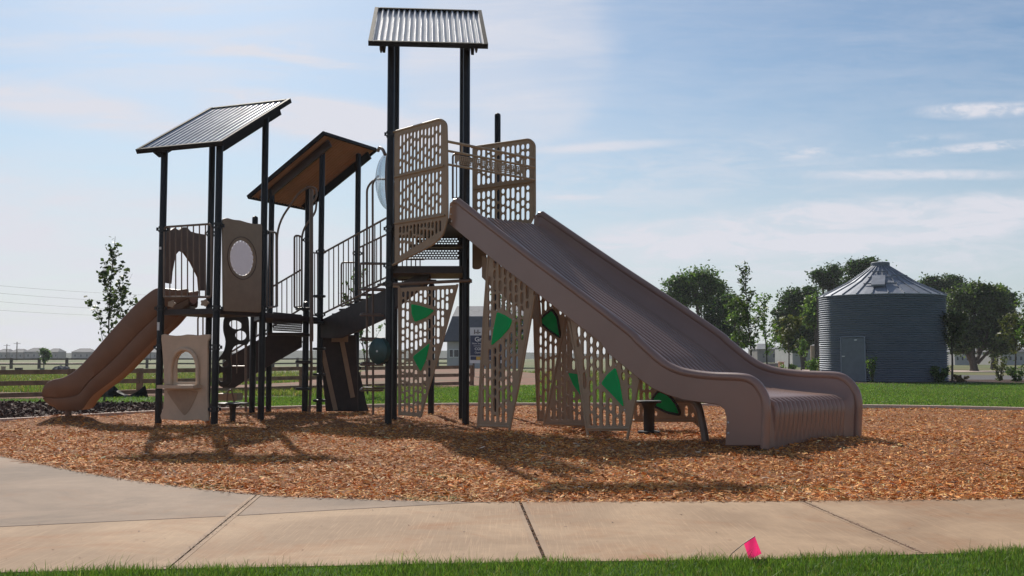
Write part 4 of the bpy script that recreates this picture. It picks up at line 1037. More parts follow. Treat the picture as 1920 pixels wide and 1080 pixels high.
# ---------------- two stools (their own footings)
def stool(px, ptop, pbot, Yd, rx, rp, label, base=True):
    c = at(px, pbot, Yd); zt = at(px, ptop, Yd).z; zb = float(chip_h(c.x, c.y))
    t = thing('round_stool', label, 'stool', (c.x, c.y, zb))
    MB().tube([(c.x, c.y, zt - .035), (c.x, c.y, zt - .028), (c.x, c.y, zt - .006), (c.x, c.y, zt)], [rx * .96, rx, rx, rx * .97], 32).build('seat', M['black'], t)
    MB().tube([(c.x, c.y, zb - .1), (c.x, c.y, zb + .1), (c.x, c.y, zt - .12), (c.x, c.y, zt - .035)], [rp, rp, rp, rp * 1.5], 20).build('pedestal', M['black'], t)
    if base: MB().tube([(c.x, c.y, zb - .01), (c.x, c.y, zb + .02)], [rx * .92, rx * .9], 24).build('base_plate', M['black'], t)
stool(1217, 751, 806, 16.3, .20, .088, 'round black stool under the wide slide beside the green leaf')
stool(436, 755, 787, 19.1, .28, .055, 'round black stool beside the pale tan playhouse panel', False)
# ================================================================== BACKGROUND
rng = random.Random(5)
# ---------------- grain bin
sc0 = at(1655.5, 700, 51.4); SR = 3.03; SZ = 4.25
silo = thing('grain_bin', 'round corrugated steel grain bin with a conical roof and grey door', 'grain bin', (sc0.x, sc0.y, 0))
def lathe(prof, n=96, c=sc0, full=True, wob=None):
    vs = []; fs = []; m = len(prof)
    for i in range(n):
        a = 2 * math.pi * i / n
        for r, z in prof: vs.append((c.x + math.cos(a) * r, c.y + math.sin(a) * r, z))
    for i in range(n):
        for j in range(m - 1): fs.append((i * m + j, ((i + 1) % n) * m + j, ((i + 1) % n) * m + j + 1, i * m + j + 1))
    return vs, fs
prof = []; nc = 40
for i in range(nc * 6 + 1):
    z = -.05 + (SZ + .05) * i / (nc * 6); prof.append((SR + .048 * math.cos(2 * math.pi * i / 6), z))
MB().add(*lathe(prof, 120)).build('wall', M['silo'], silo)
sm_ = MB()
for a in np.linspace(0, 2 * math.pi, 10, endpoint=False) + .25:
    c = V((sc0.x + math.cos(a) * (SR + .016), sc0.y + math.sin(a) * (SR + .016), 0)); rt = Matrix.Rotation(a, 3, 'Z')
    for k in range(24): sm_.box((c.x, c.y, .15 + k * .175), (.012, .02, .02), rt)
sm_.build('seam_bolts', M['silodoor'], silo, smooth=False)
AP = 5.80; nr_ = 26; vs = []; fs = []
rp_ = [(SR + .055, SZ - .03), (SR + .055, SZ + .01), (SR * .55, SZ + (AP - SZ) * .46), (.42, AP)]
MB().add(*lathe(rp_, nr_ * 2)).build('roof', M['siloroof'], silo, smooth=False)
rb = MB()
for i in range(nr_):
    a = 2 * math.pi * (i + .5) / nr_
    d = V((math.cos(a), math.sin(a), 0)); b0 = V((sc0.x, sc0.y, 0))
    for (r0, z0), (r1, z1) in zip(rp_[1:-1], rp_[2:]): rb.beam(b0 + d * r0 + V((0, 0, z0 + .02)), b0 + d * r1 + V((0, 0, z1 + .02)), .045, .06)
o = rb.build('roof_rib', M['siloroof'], silo, smooth=False); o['kind'] = 'stuff'
rr_ = MB()
for s_ in range(nr_):
    a0, a1 = 2 * math.pi * (s_ + .5) / nr_, 2 * math.pi * (s_ + 1.5) / nr_
    for t in ((.33, .55, .76) if 15.6 < s_ < 18.4 else (.62,) if 18.4 < s_ < 22 else ()):
        r = SR * (1 - t) + .42 * t; z = SZ + (AP - SZ) * t + .05
        rr_.beam((sc0.x + math.cos(a0) * r, sc0.y + math.sin(a0) * r, z), (sc0.x + math.cos(a1) * r, sc0.y + math.sin(a1) * r, z), .04, .05)
rr_.build('roof_ladder', M['silodoor'], silo, smooth=False)
a = math.radians(247); sl0 = math.atan2(AP - SZ, SR - .42); rm = SR * .68
hp = V((sc0.x + math.cos(a) * rm, sc0.y + math.sin(a) * rm, SZ + (AP - SZ) * ((SR - rm) / (SR - .42)) + .12))
rot = Matrix.Rotation(a, 3, 'Z') @ Matrix.Rotation(sl0, 3, 'Y')
MB().box(hp, (1.0, .62, .10), rot).build('roof_hatch', M['siloroof'], silo, smooth=False)
MB().add(*lathe([(.01, AP + .23), (.42, AP + .22), (.46, AP + .19), (.46, AP - .12)], 28)).build('roof_cap', M['silodoor'], silo)
vc = V((sc0.x + .85, sc0.y + .9, 0)); MB().tube([(vc.x, vc.y, AP - .7), (vc.x, vc.y, AP - .05)], .26, 18).build('roof_vent', M['silodoor'], silo)
dl, dr_ = at(1580, 700, 48.6), at(1623, 700, 48.6)
ang = lambda p: math.atan2(p.y - sc0.y, p.x - sc0.x)
def onwall(px, r):   # point of the wall circle seen at this pixel column
    d = ray(px, 690); d = V((d.x, d.y)).normalized(); oc = V((-sc0.x, -sc0.y)); b = oc.dot(d); q = b * b - (oc.length_squared - r * r)
    t = -b - math.sqrt(max(q, 0)); return V((d.x * t, d.y * t))
wl_, wr_ = onwall(1580, SR + .05), onwall(1623, SR + .05); DPl = Plane(wl_, wr_); zt = at(1600, 634, wl_.y).z
dpl = DPl.L
sdr = plate('door', M['silodoor'], DPl.off(.05), [(0, .03), (dpl, .03), (dpl, zt), (0, zt)], (), .05, silo)
fr_ = MB()
for a_, b_ in (((-.03, 0), (-.03, zt + .05)), ((dpl + .03, 0), (dpl + .03, zt + .05)), ((-.03, zt + .05), (dpl + .03, zt + .05))): fr_.tube([DPl.w(*a_, .07), DPl.w(*b_, .07)], .03, 6)
fr_.build('door_frame', M['silo'], sdr)
MB().box(DPl.w(.10, 1.25, .10), (.12, .05, .05)).build('handle', M['galv'], sdr)
MB().box(DPl.w(.75, zt - .1, .10), (.12, .06, .06)).build('hinge', M['galv'], sdr)

# ---------------- foliage
def leaf_mesh(pts, size, cols, aspect=.5, up=.3):
    n = len(pts); L = size * rs.uniform(.65, 1.35, n); yaw = rs.uniform(0, 6.283, n); pit = rs.normal(-.15, .6, n); rol = rs.normal(0, .9, n)
    cy, sy, cp, sp = np.cos(yaw), np.sin(yaw), np.cos(pit), np.sin(pit)
    a = np.stack([cy * cp, sy * cp, sp], 1); b0 = np.stack([-sy, cy, 0 * sy], 1); nn = np.cross(a, b0)
    b = b0 * np.cos(rol)[:, None] + nn * np.sin(rol)[:, None]; W2 = (L * aspect / 2)[:, None]; L2 = (L / 2)[:, None]
    v = np.stack([pts - a * L2, pts + b * W2 - a * L2 * .15, pts + a * L2, pts - b * W2 - a * L2 * .15], 1).reshape(-1, 3).astype('f')
    return v, np.repeat(np.concatenate([cols, np.ones((n, 1))], 1), 4, 0).astype('f')
def leaves(name, pts, size, cols, parent, aspect=.5):
    v, c = leaf_mesh(pts, size, cols, aspect); n = len(pts)
    me = bpy.data.meshes.new(name); me.vertices.add(4 * n); me.vertices.foreach_set('co', v.ravel())
    me.loops.add(4 * n); me.loops.foreach_set('vertex_index', np.arange(4 * n, dtype='i'))
    me.polygons.add(n); me.polygons.foreach_set('loop_start', np.arange(0, 4 * n, 4, dtype='i'))
    a = me.attributes.new('tint', 'FLOAT_COLOR', 'POINT'); a.data.foreach_set('color', c.ravel()); me.update(calc_edges=True)
    return link(name, me, M['leaf'], parent, smooth=False)
DARK = [(.036, .075, .020), (.055, .10, .026), (.022, .046, .014)]
MIDG = [(.065, .12, .028), (.095, .155, .038), (.038, .075, .020)]
OLIV = [(.10, .115, .040), (.13, .13, .05), (.06, .075, .028)]
LITE = [(.10, .17, .04), (.13, .20, .05), (.07, .12, .03)]
def big_tree(name, label, base, Yd, blobs, pal, n=9000, size=.28, clump=.55, trunk=.22, limbs=True, group=None, multi=1, dens=.75):
    """blobs: crown lobes as (px, py, rx, ry) seen at depth Yd; each gets its own depth and clumps of leaves"""
    b = gnd(*base) if base[1] > 672 and Yd is None else at(base[0], base[1], Yd); zb = 0 if Yd is None else min(b.z, .2)
    Yd = b.y; root = thing(name, label, 'tree', (b.x, b.y, -.05), group)
    s_ = Yd / F; tot = sum(bl[2] * bl[3] for bl in blobs); P_ = []; K_ = []; tips = []
    for bl in blobs:
        c = at(bl[0], bl[1], Yd); rx, rz = bl[2] * s_, bl[3] * s_; dy = (rng.random() - .5) * rx * .9; ry = max(rx, rz) * .8
        k = int(1.35 * n * bl[2] * bl[3] / tot); nc = max(5, int(k / 95))
        th_ = rs.uniform(0, 6.283, nc); cz = rs.uniform(-1, 1, nc); rr = rs.uniform(.45, 1.0, nc) ** .6
        q = np.stack([np.cos(th_) * np.sqrt(1 - cz ** 2) * rx, np.sin(th_) * np.sqrt(1 - cz ** 2) * ry, cz * rz], 1) * rr[:, None] + np.array([c.x, c.y + dy, c.z])
        tips.append((V((c.x, c.y + dy, c.z - rz * .3)), q))
        cs = clump * rs.uniform(.5, 1.25, nc)
        per = max(4, int(k / nc)); jj = rs.normal(0, 1, (nc, per, 3)) * cs[:, None, None] * np.array([1, 1, .6]) * .5
        P_.append((q[:, None, :] + jj).reshape(-1, 3)); K_.append(np.repeat(rs.uniform(.6, 1.45, nc), per))
    P_ = np.concatenate(P_); K_ = np.concatenate(K_)[P_[:, 2] > .25]; P_ = P_[P_[:, 2] > .25]
    cl = palette(len(P_), pal, [4, 3, 4], .22) * K_[:, None]
    leaves('crown', P_, size, cl, root)
    mb = MB()
    for t_ in range(multi):
        ox = (t_ - (multi - 1) / 2) * .5; top = tips[t_ % len(tips)][0]
        mid = V((b.x + ox, b.y, -.1)).lerp(top, .5) + V((ox * .3, 0, .2))
        mb.tube([(b.x + ox * .4, b.y, -.1), (b.x + ox * .6, b.y, .25), mid, top], [trunk * 1.3, trunk, trunk * .6, trunk * .2], 8)
    for top, q in tips:
        st_ = V((b.x, b.y, 0)).lerp(top, .35); st_.x = b.x + (top.x - b.x) * .15
        mb.tube([st_, st_.lerp(top, .55) + V((0, 0, .3)), top], [trunk * .5, trunk * .32, trunk * .15], 6)
        for k in range(0, len(q), max(1, len(q) // 9)):
            e = V([float(a) for a in q[k]]); mb.tube([top.lerp(st_, .3), top.lerp(e, .5) + V((0, 0, .1)), e], [trunk * .22, trunk * .13, trunk * .05], 5)
    mb.build('trunk', M['bark'], root)
    return root
def sapling(name, label, base, Yd, top, spread, nleaf=500, size=.12, pal=MIDG, nbr=22, r0=.028, start=.22, group=None, aspect=.55, lean=.0, upness=1.0):
    """young tree: one leader, rising side branches, single leaves along them. spread: half widths (px) low..high"""
    b = at(base[0], base[1], Yd); tp = at(top[0], top[1], Yd); s_ = Yd / F; b.z = max(-.05, min(b.z, .1))
    root = thing(name, label, 'tree', (b.x, b.y, b.z)); Ht = tp.z - b.z
    if group: root['group'] = group
    ax = lambda t: V((b.x, b.y, b.z)).lerp(tp, t) + V((.03 * math.sin(t * 7), .03 * math.cos(t * 5), 0)) * (t * (1 - t) * 4)
    mb = MB(); mb.tube([ax(t) - (V((0, 0, .1)) if t == 0 else V((0, 0, 0))) for t in np.linspace(0, 1, 9)], [r0 * (1 - .85 * t) for t in np.linspace(0, 1, 9)], 7)
    paths = [[ax(t) for t in np.linspace(start + .15, 1, 12)]]
    for i in range(nbr):
        t = start + (0.93 - start) * (i + rng.random() * .8) / nbr; sp = np.interp((t - start) / (1 - start), np.linspace(0, 1, len(spread)), spread) * s_
        a = rng.random() * 6.283; L = sp * rng.uniform(.75, 1.15); ri = L * rng.uniform(.9, 1.5) * upness; p0 = ax(t); dirv = V((math.cos(a) * L, math.sin(a) * L * .8, ri))
        if p0.z + ri > tp.z - .1: dirv.z = max(.05, tp.z - .1 - p0.z)
        pts = [p0, p0 + dirv * .35 + V((dirv.x, dirv.y, 0)) * .12, p0 + dirv * .7 + V((dirv.x, dirv.y, 0)) * .08, p0 + dirv]
        mb.tube(pts, [r0 * .32, r0 * .24, r0 * .15, r0 * .07], 5); paths.append(pts)
        if rng.random() < .5:
            q0 = pts[1]; d2 = V((dirv.x * .5 + rng.uniform(-.2, .2) * L, dirv.y * .5 + rng.uniform(-.3, .3) * L, dirv.z * .5)); p2 = [q0, q0 + d2 * .5, q0 + d2]
            mb.tube(p2, [r0 * .16, r0 * .11, r0 * .06], 4); paths.append(p2)
    mb.build('trunk', M['bark'], root)
    lens_ = [sum((p[i + 1] - p[i]).length for i in range(len(p) - 1)) for p in paths]; S = sum(lens_); pts = []
    for p, l in zip(paths, lens_):
        for _ in range(max(3, int(nleaf * l / S))):
            t = rng.random() ** .7 * (len(p) - 1); i = min(int(t), len(p) - 2); q = p[i].lerp(p[i + 1], t - i); pts.append([q.x + rng.gauss(0, size * .42), q.y + rng.gauss(0, size * .42), q.z + rng.gauss(0, size * .3)])
    pts = np.array(pts); leaves('crown', pts, size, palette(len(pts), pal, [4, 3, 3], .25), root, aspect)
    return root
def shrub(name, label, px, py, Yd, hpx, wpx, pal, nleaf=300, size=.12, cat='shrub', group=None):
    b = at(px, py, Yd); s_ = Yd / F; hh, ww = hpx * s_, wpx * s_; root = thing(name, label, cat, (b.x, b.y, 0), group); mb = MB(); pts = []
    for i in range(9):
        a = rng.random() * 6.283; L = ww / 2 * rng.uniform(.3, 1); hb = hh * rng.uniform(.65, 1); p = [V((b.x, b.y, -.05)), V((b.x + math.cos(a) * L * .5, b.y + math.sin(a) * L * .5, hb * .5)), V((b.x + math.cos(a) * L, b.y + math.sin(a) * L, hb))]
        mb.tube(p, [.012, .009, .004], 5)
        for _ in range(nleaf // 9):
            t = rng.random() ** .6 * 2; k = min(int(t), 1); q = p[k].lerp(p[k + 1], t - k); pts.append([q.x + rng.gauss(0, ww * .08), q.y + rng.gauss(0, ww * .08), max(.03, q.z + rng.gauss(0, hh * .05))])
    mb.build('stem', M['bark'], root); pts = np.array(pts); leaves('foliage', pts, size, palette(len(pts), pal, [4, 3, 3], .25), root, .5)

sapling('young_tree', 'slender young tree with round leaves behind the small slide', (195, 751), 28.5, (216, 443), [58, 55, 42, 26, 12, 5], 950, .125, [(.05, .075, .028), (.075, .10, .035), (.03, .045, .02)], 30, .032, .24, aspect=.72, upness=1.15)
sapling('young_tree', 'young tree seen through the railing of the sloping bridge', (690, 742), 32.5, (664, 500), [40, 38, 26, 12], 520, .12, MIDG, 22, .028, .3, aspect=.6)
sapling('young_tree', 'young tree seen through the tall perforated panel', (955, 744), 31.5, (950, 520), [38, 40, 26, 10], 520, .12, MIDG, 22, .028, .3, aspect=.6)
sapling('young_tree', 'tallest slim young tree standing behind the wide slide', (1411, 712), 36, (1396, 489), [20, 25, 19, 15, 12, 6], 620, .17, [(.045, .070, .026), (.07, .10, .03), (.028, .045, .02)], 34, .04, .26, aspect=.38, upness=1.2)
sapling('young_tree', 'shorter young tree just right of the tallest slim one', (1438, 712), 37.5, (1433, 549), [24, 26, 22, 10], 650, .15, LITE, 24, .035, .3, aspect=.4)
sapling('young_tree', 'sparse olive young tree between the slim pair and the grain bin', (1478, 702), 52, (1480, 590), [26, 28, 24, 12], 900, .17, OLIV, 26, .045, .38, aspect=.45)
sapling('young_tree', 'young tree with bare lower trunk right of the grain bin', (1785.5, 708), 49.5, (1783, 584), [24, 30, 28, 14], 1400, .17, [(.075, .095, .04), (.10, .12, .05), (.05, .065, .028)], 34, .06, .45, aspect=.45, upness=.9)
sapling('young_tree', 'pale olive young tree at the right edge of the lawn', (1903, 708), 51, (1905, 585), [26, 30, 24, 14], 1100, .18, OLIV, 28, .05, .35, aspect=.45, upness=.8)
sapling('young_tree', 'young tree cut by the right edge of the photo', (1940, 722), 42, (1930, 538), [30, 32, 24, 12], 700, .15, MIDG, 26, .04, .3, aspect=.4)
sapling('young_tree', 'small hazy young tree beyond the far fence', (82, 690), 104, (82, 653), [9, 10, 7, 3], 500, .28, MIDG, 16, .06, .2, aspect=.5)
sapling('young_tree', 'little yellow-green tree left of the tan tank', (1502, 690), 72, (1504, 634), [8, 10, 8, 4], 350, .2, LITE, 14, .04, .4, aspect=.4)

big_tree('cottonwood_tree', 'airy many-stemmed tree above the wide slide with sky between its limbs', (1322, 682), 92, [(1272, 540, 24, 20), (1300, 527, 26, 20), (1322, 522, 20, 18), (1348, 532, 15, 16), (1338, 552, 22, 22), (1285, 565, 14, 12), (1312, 560, 14, 14)], MIDG, 8000, .28, .85, .20, multi=3)
big_tree('cottonwood_tree', 'dark tree joined to the airy many-stemmed tree on its right', (1352, 682), 88, [(1340, 590, 22, 24), (1366, 572, 18, 20), (1372, 600, 20, 26), (1345, 628, 26, 20), (1375, 636, 18, 18), (1352, 650, 20, 12)], DARK, 9500, .30, .8, .22)
big_tree('leafy_tree', 'bright green small tree left of the tallest slim one', (1384, 690), 70, [(1380, 575, 15, 15), (1388, 595, 14, 16), (1376, 600, 10, 12), (1392, 640, 14, 18)], LITE, 2300, .22, .5, .10)
big_tree('cottonwood_tree', 'dense dark tree left of the grain bin', (1508, 684), 100, [(1492, 565, 22, 20), (1516, 560, 16, 18), (1500, 595, 34, 26), (1464, 594, 14, 20), (1516, 618, 26, 28), (1474, 618, 18, 20), (1500, 642, 24, 16)], DARK, 15000, .32, .85, .32)
big_tree('cottonwood_tree', 'yellow-green tree touching the left side of the grain bin', (1530, 682), 84, [(1532, 572, 13, 20), (1524, 595, 14, 14), (1538, 600, 10, 18)], LITE, 4200, .28, .7, .16)
big_tree('cottonwood_tree', 'tall tree whose top rises left of the bin roof', (1560, 684), 112, [(1540, 518, 14, 12), (1562, 512, 15, 11), (1556, 528, 18, 12), (1590, 560, 30, 30)], DARK, 8500, .34, .85, .30)
big_tree('cottonwood_tree', 'tall tree whose top rises right behind the bin cap', (1625, 684), 108, [(1606, 505, 16, 14), (1628, 497, 18, 10), (1640, 512, 16, 14), (1610, 540, 24, 26)], DARK, 8500, .34, .85, .30)
big_tree('cottonwood_tree', 'tree peeking over the right slope of the bin roof', (1762, 684), 118, [(1748, 534, 14, 11), (1782, 532, 17, 13), (1765, 550, 28, 18), (1800, 545, 12, 10)], DARK, 8500, .36, .9, .30)
big_tree('cottonwood_tree', 'broad dark tree right of the grain bin with a thick pale trunk', (1826, 680), 88, [(1800, 562, 22, 22), (1832, 552, 26, 20), (1862, 556, 20, 18), (1820, 592, 40, 32), (1866, 592, 28, 30), (1852, 634, 36, 24), (1803, 630, 22, 22), (1872, 650, 22, 14), (1800, 652, 14, 10)], [(.055, .090, .025), (.08, .115, .034), (.035, .058, .018)], 17000, .32, .85, .34)
big_tree('cottonwood_tree', 'tree behind the broad dark tree reaching further right', (1862, 683), 104, [(1872, 552, 14, 14), (1888, 560, 12, 14), (1884, 590, 16, 26), (1870, 630, 24, 26), (1896, 620, 10, 16)], DARK, 9500, .34, .8, .26)

shrub('shrub', 'slim leafy plant against the bin wall right of its door', 1636, 714, 47.6, 54, 20, LITE, 330, .12)
shrub('shrub', 'large-leaved dark plant at the right foot of the bin', 1762, 713, 48.5, 30, 42, MIDG, 380, .2)
shrub('shrub', 'yellow-green bush left of the bin', 1524, 700, 58, 38, 36, LITE, 500, .16)
shrub('shrub', 'small bush close beside the tan tank and bin', 1545, 702, 56, 30, 24, OLIV, 260, .14)
shrub('shrub', 'reddish thin bush on the far lawn edge', 1874, 708, 51, 42, 30, OLIV, 330, .14)
shrub('shrub', 'low green bush at the far right lawn edge', 1906, 710, 50, 30, 46, MIDG, 420, .15)
shrub('ornamental_grass', 'dry tuft of grass right of the bin', 1802, 711, 49, 14, 30, [(.24, .17, .09), (.3, .2, .1), (.16, .1, .05)], 300, .16, 'plant')
shrub('shrub', 'round green bush near the orange pillar', 1485, 690, 78, 16, 18, MIDG, 300, .18)
shrub('shrub', 'pale bush by the footpath behind the slide', 1466, 700, 60, 24, 26, LITE, 300, .15)

# ---------------- fences
def fence(label, pts, zs, hpost, spacing, mat, rail_h=.13, post_w=.15, name='timber_fence', dz=0):
    root = thing(name, label, 'fence', (pts[0][0], pts[0][1], dz)); P_ = resample([V(p) for p in pts], 200)
    L = sum((P_[i + 1] - P_[i]).length for i in range(199)); n = int(L / spacing); nodes = resample(P_, n + 1)
    for p in nodes: MB().box((p.x, p.y, dz + hpost / 2 - .1), (post_w, post_w, hpost + .2)).build('post', mat, root, smooth=False)
    for z in zs:
        for a, b in zip(nodes[:-1], nodes[1:]): MB().beam((a.x, a.y - post_w * .5 - .02, dz + z + rng.uniform(-.012, .012)), (b.x, b.y - post_w * .5 - .02, dz + z + rng.uniform(-.012, .012)), .04, rail_h).build('rail', mat, root, smooth=False)
    return root
fence('brown three-rail timber fence behind the play area', [(-17.5, 29.6), (-15, 30.8), (-11.5, 34), (-8.2, 38), (-5, 41.5), (-1.75, 44.5)], (.78, .44, .08), .86, 2.0, M['wood'], .14, .17)
fence('long hazy two-rail fence beyond the field at left', [(-75, 100), (-55, 104), (-30, 112), (-6, 118)], (.95, .45), 1.08, 2.6, M['wood2'], .16, .24)

# ---------------- barn-like house, sign
Yb = 110; bh = thing('barn_house', 'white barn-like house with a dark two-pitch grey roof behind the play area', 'house', (at(895, 690, Yb).x, Yb, 0))
zp = lambda py, Y_=Yb: at(960, py, Y_).z
xl, xr = at(838, 660, Yb).x, at(975, 660, Yb).x
MB().box(((xl + xr) / 2, Yb + 5, zp(640) / 2 - .05), (xr - xl, 9.6, zp(640) + .1)).build('wall', M['offwhite'], bh, smooth=False)
def roof_sec(prof, x0, x1, mat, name):
    n = len(prof); vs = [(x0[i] if isinstance(x0, list) else x0, y, z) for i, (y, z) in enumerate(prof)] + [(x1, y, z) for y, z in prof]
    MB().add(vs, [(i, i + 1, n + i + 1, n + i) for i in range(n - 1)] + [tuple(range(n)), tuple(range(2 * n - 1, n - 1, -1))]).build(name, mat, bh, smooth=False)
roof_sec([(Yb - .6, zp(639)), (Yb + 1.4, zp(593, Yb + 1.4)), (Yb + 1.4, zp(597, Yb + 1.4)), (Yb - .35, zp(641))], [at(831, 639, Yb - .6).x, at(848, 593, Yb + 1.4).x, at(848, 593, Yb + 1.4).x, at(831, 639, Yb - .6).x], xr + .5, M['roofdark'], 'roof')
roof_sec([(Yb + 1.4, zp(593, Yb + 1.4)), (Yb + 5, zp(574, Yb + 5)), (Yb + 8.6, zp(593, Yb + 1.4)), (Yb + 10.2, zp(639))], [at(848, 593, Yb + 1.4).x, at(857, 574, Yb + 5).x, at(848, 593, Yb + 8.6).x, at(831, 639, Yb + 10).x], xr + .5, M['roofgrey'], 'upper_roof')
for x0, x1 in ((843, 849), (851.5, 859.5), (884, 892), (925, 932), (950, 957)):
    a, b = at(x0, 669, Yb), at(x1, 656, Yb); wf = MB().box(((a.x + b.x) / 2, Yb + .18, (a.z + b.z) / 2), (b.x - a.x + .16, .1, b.z - a.z + .16)).build('window', M['white'], bh, smooth=False)
    MB().box(((a.x + b.x) / 2, Yb + .12, (a.z + b.z) / 2), (b.x - a.x, .06, b.z - a.z)).build('pane', M['glassdark'], wf, smooth=False)
Ys = 62; sg_ = thing('site_sign', 'tall navy and white development sign standing in front of the barn-like house', 'sign', (at(910, 683, Ys).x, Ys, 0))
def sbox(x0, y0, x1, y1, mat, name, d=.0, par=sg_, th=.08):
    a, b = at(x0, y1, Ys), at(x1, y0, Ys); return MB().box(((a.x + b.x) / 2, Ys + d, (a.z + b.z) / 2), (b.x - a.x, th, b.z - a.z)).build(name, mat, par, smooth=False)
board = sbox(881, 614, 946, 681, M['white'], 'board')
sbox(881.5, 629, 945.5, 667, M['navy'], 'navy_field', -.045, board, .02)
sbox(882, 668, 945.5, 675, M['navy'], 'picture_strip', -.045, board, .02); sbox(893, 668.5, 904, 674.5, M['yellow'], 'yellow_patch', -.06, board, .02)
for x in (888, 940): MB().box((at(x, 650, Ys).x, Ys + .12, .9), (.12, .12, 1.9)).build('post', M['wood2'], sg_, smooth=False)
def text(body, px, py, hpx, mat, bold=0.0):
    cu = bpy.data.curves.new('letters', 'FONT'); cu.body = body; cu.size = hpx * Ys / F * 1.38; cu.extrude = .006; cu.offset = bold
    ob = bpy.data.objects.new('letters', cu); me = bpy.data.meshes.new_from_object(ob); bpy.data.objects.remove(ob); bpy.data.curves.remove(cu)
    p = at(px, py, Ys); me.transform(Matrix.Translation((p.x, Ys - .066, p.z)) @ Matrix.Rotation(math.pi / 2, 4, 'X')); me.name = 'lettering'; link('lettering', me, mat, board, smooth=False)
text('I-I-', 888.5, 626, 8, M['wood2'], .01); text('Gra', 890, 640, 8.5, M['white'], .006); text('New Singl', 885, 645.5, 3.4, M['white']); text('COM', 890, 656.5, 5, M['white'], .004); text('Open', 890, 662.5, 3.6, M['white'])
sbox(888, 648.3, 925, 649, M['white'], 'rule', -.06, board, .01)

# ---------------- far houses
def house(label, x0, x1, y0, y1, Yd, wall, roofm, name='far_house', storeys=1, cat='house', group=None, wn=3, ridge=.38):
    a, b = at(x0, y1, Yd), at(x1, y0, Yd); zb = min(0, a.z) - .1; H_ = b.z; we = b.x - a.x; dp = max(8, we * .5) if Yd > 60 else we
    root = thing(name, label, cat, ((a.x + b.x) / 2, Yd, 0), group); hw_ = H_ * (1 - ridge)
    MB().box(((a.x + b.x) / 2, Yd + dp / 2, (hw_ + zb) / 2), (we, dp, hw_ - zb)).build('wall', wall, root, smooth=False)
    o = .04 * we; vs = [(a.x - o, Yd - .4, hw_ + .003), (b.x + o, Yd - .4, hw_ + .003), (b.x + o, Yd + dp + .4, hw_ + .003), (a.x - o, Yd + dp + .4, hw_ + .003), (a.x + we * .22, Yd + dp / 2, H_), (b.x - we * .22, Yd + dp / 2, H_)]
    MB().add(vs, [(0, 1, 5, 4), (1, 2, 5), (2, 3, 4, 5), (3, 0, 4), (3, 2, 1, 0)]).build('roof', roofm, root, smooth=False)
    for k in range(wn):
        xx = a.x + we * (k + .6) / (wn + .2); MB().box((xx, Yd - .02, hw_ * .5), (we * .07, .06, hw_ * .28)).build('window', M['glassdark'], root, smooth=False)
desc = ['far hazy house at the left edge of the horizon', 'second far hazy house from the left edge', 'widest far hazy house left of the young tree', 'far hazy house just left of the thin gap in the skyline', 'far hazy house under the crown of the slender young tree', 'far hazy house right of the curved slide', 'far hazy house beside the playhouse panel', 'far hazy house seen between the left posts', 'small far hazy house under the sloping bridge']
for d_, (x0, x1, y0) in zip(desc, ((-8, 15, 654), (18, 43, 654), (46, 82, 652), (87, 109, 653), (134, 170, 653), (244, 262, 655), (268, 296, 654), (418, 450, 656), (640, 664, 657))):
    house(d_, x0, x1, y0, 668, 430, M['housewall'], M['houseroof'], group='hazy houses on the horizon', wn=3, ridge=.34)
hill = [(-700, 520), (-480, 505), (-300, 520), (-180, 510), (-60, 520), (60, 515), (200, 520), (420, 510), (700, 530)]
vs = []; fs = []
for i, (x, y) in enumerate(hill): hz_ = 3.4 + 1.5 * math.sin(i * 2.1); vs += [(x, y - 30, -.1), (x, y, hz_), (x, y + 60, -.1)]
for i in range(len(hill) - 1): fs += [(i * 3, i * 3 + 3, i * 3 + 4, i * 3 + 1), (i * 3 + 1, i * 3 + 4, i * 3 + 5, i * 3 + 2)]
setting(MB().add(vs, fs).build('low_hill', ground_mat('far_field', [(.05, .065, .05), (.035, .045, .035)], .02, .1, 1, fine=.1)))
house('low white shed left of the tan tank', 1486, 1519, 642, 667, 120, M['offwhite'], M['roofgrey'], 'white_shed', cat='shed', wn=0, ridge=.2)
house('pale hazy shed behind the slim young trees', 1420, 1462, 644, 664, 210, M['housewall'], M['roofgrey'], 'pale_shed', cat='shed', wn=2, ridge=.3)
house('white house behind the tree right of the bin', 1790, 1828, 646, 668, 150, M['offwhite'], M['roofgrey'], 'white_house', wn=4)
house('white house behind the second trunk right of the bin', 1836, 1868, 648, 668, 160, M['offwhite'], M['roofgrey'], 'white_house', wn=3)
house('white house at the right edge of the photo', 1878, 1930, 645, 668, 150, M['offwhite'], M['roofdark'], 'white_house', wn=5)
c = at(1529.5, 668, 86); tk = thing('storage_tank', 'tan cylindrical tank left of the grain bin', 'tank', (c.x, c.y, 0)); r_t = 9.5 * 86 / F
MB().tube([(c.x, c.y, -.1), (c.x, c.y, at(1529, 648, 86).z)], r_t, 28).build('shell', M['tanbox'], tk)
MB().tube([(c.x, c.y, at(1529, 648, 86).z), (c.x, c.y, at(1529, 645.5, 86).z)], [r_t * 1.03, .12], 28).build('lid', M['roofgrey'], tk)
c = at(1464.5, 680, 92); pl_ = thing('brick_pillar', 'short orange brick pillar by the far wall', 'pillar', (c.x, c.y, 0))
MB().box((c.x, c.y, .3), (.42, .42, .8)).build('shaft', M['brick'], pl_, smooth=False); MB().box((c.x, c.y, .74), (.54, .54, .08)).build('cap', M['kerb'], pl_, smooth=False)
a, b = at(1436, 678, 93), at(1463, 678, 93); tag(MB().box(((a.x + b.x) / 2, 93, .28), (b.x - a.x, .3, .66)).build('low_wall', M['roofgrey'], smooth=False), 'low grey wall left of the orange brick pillar', 'wall')
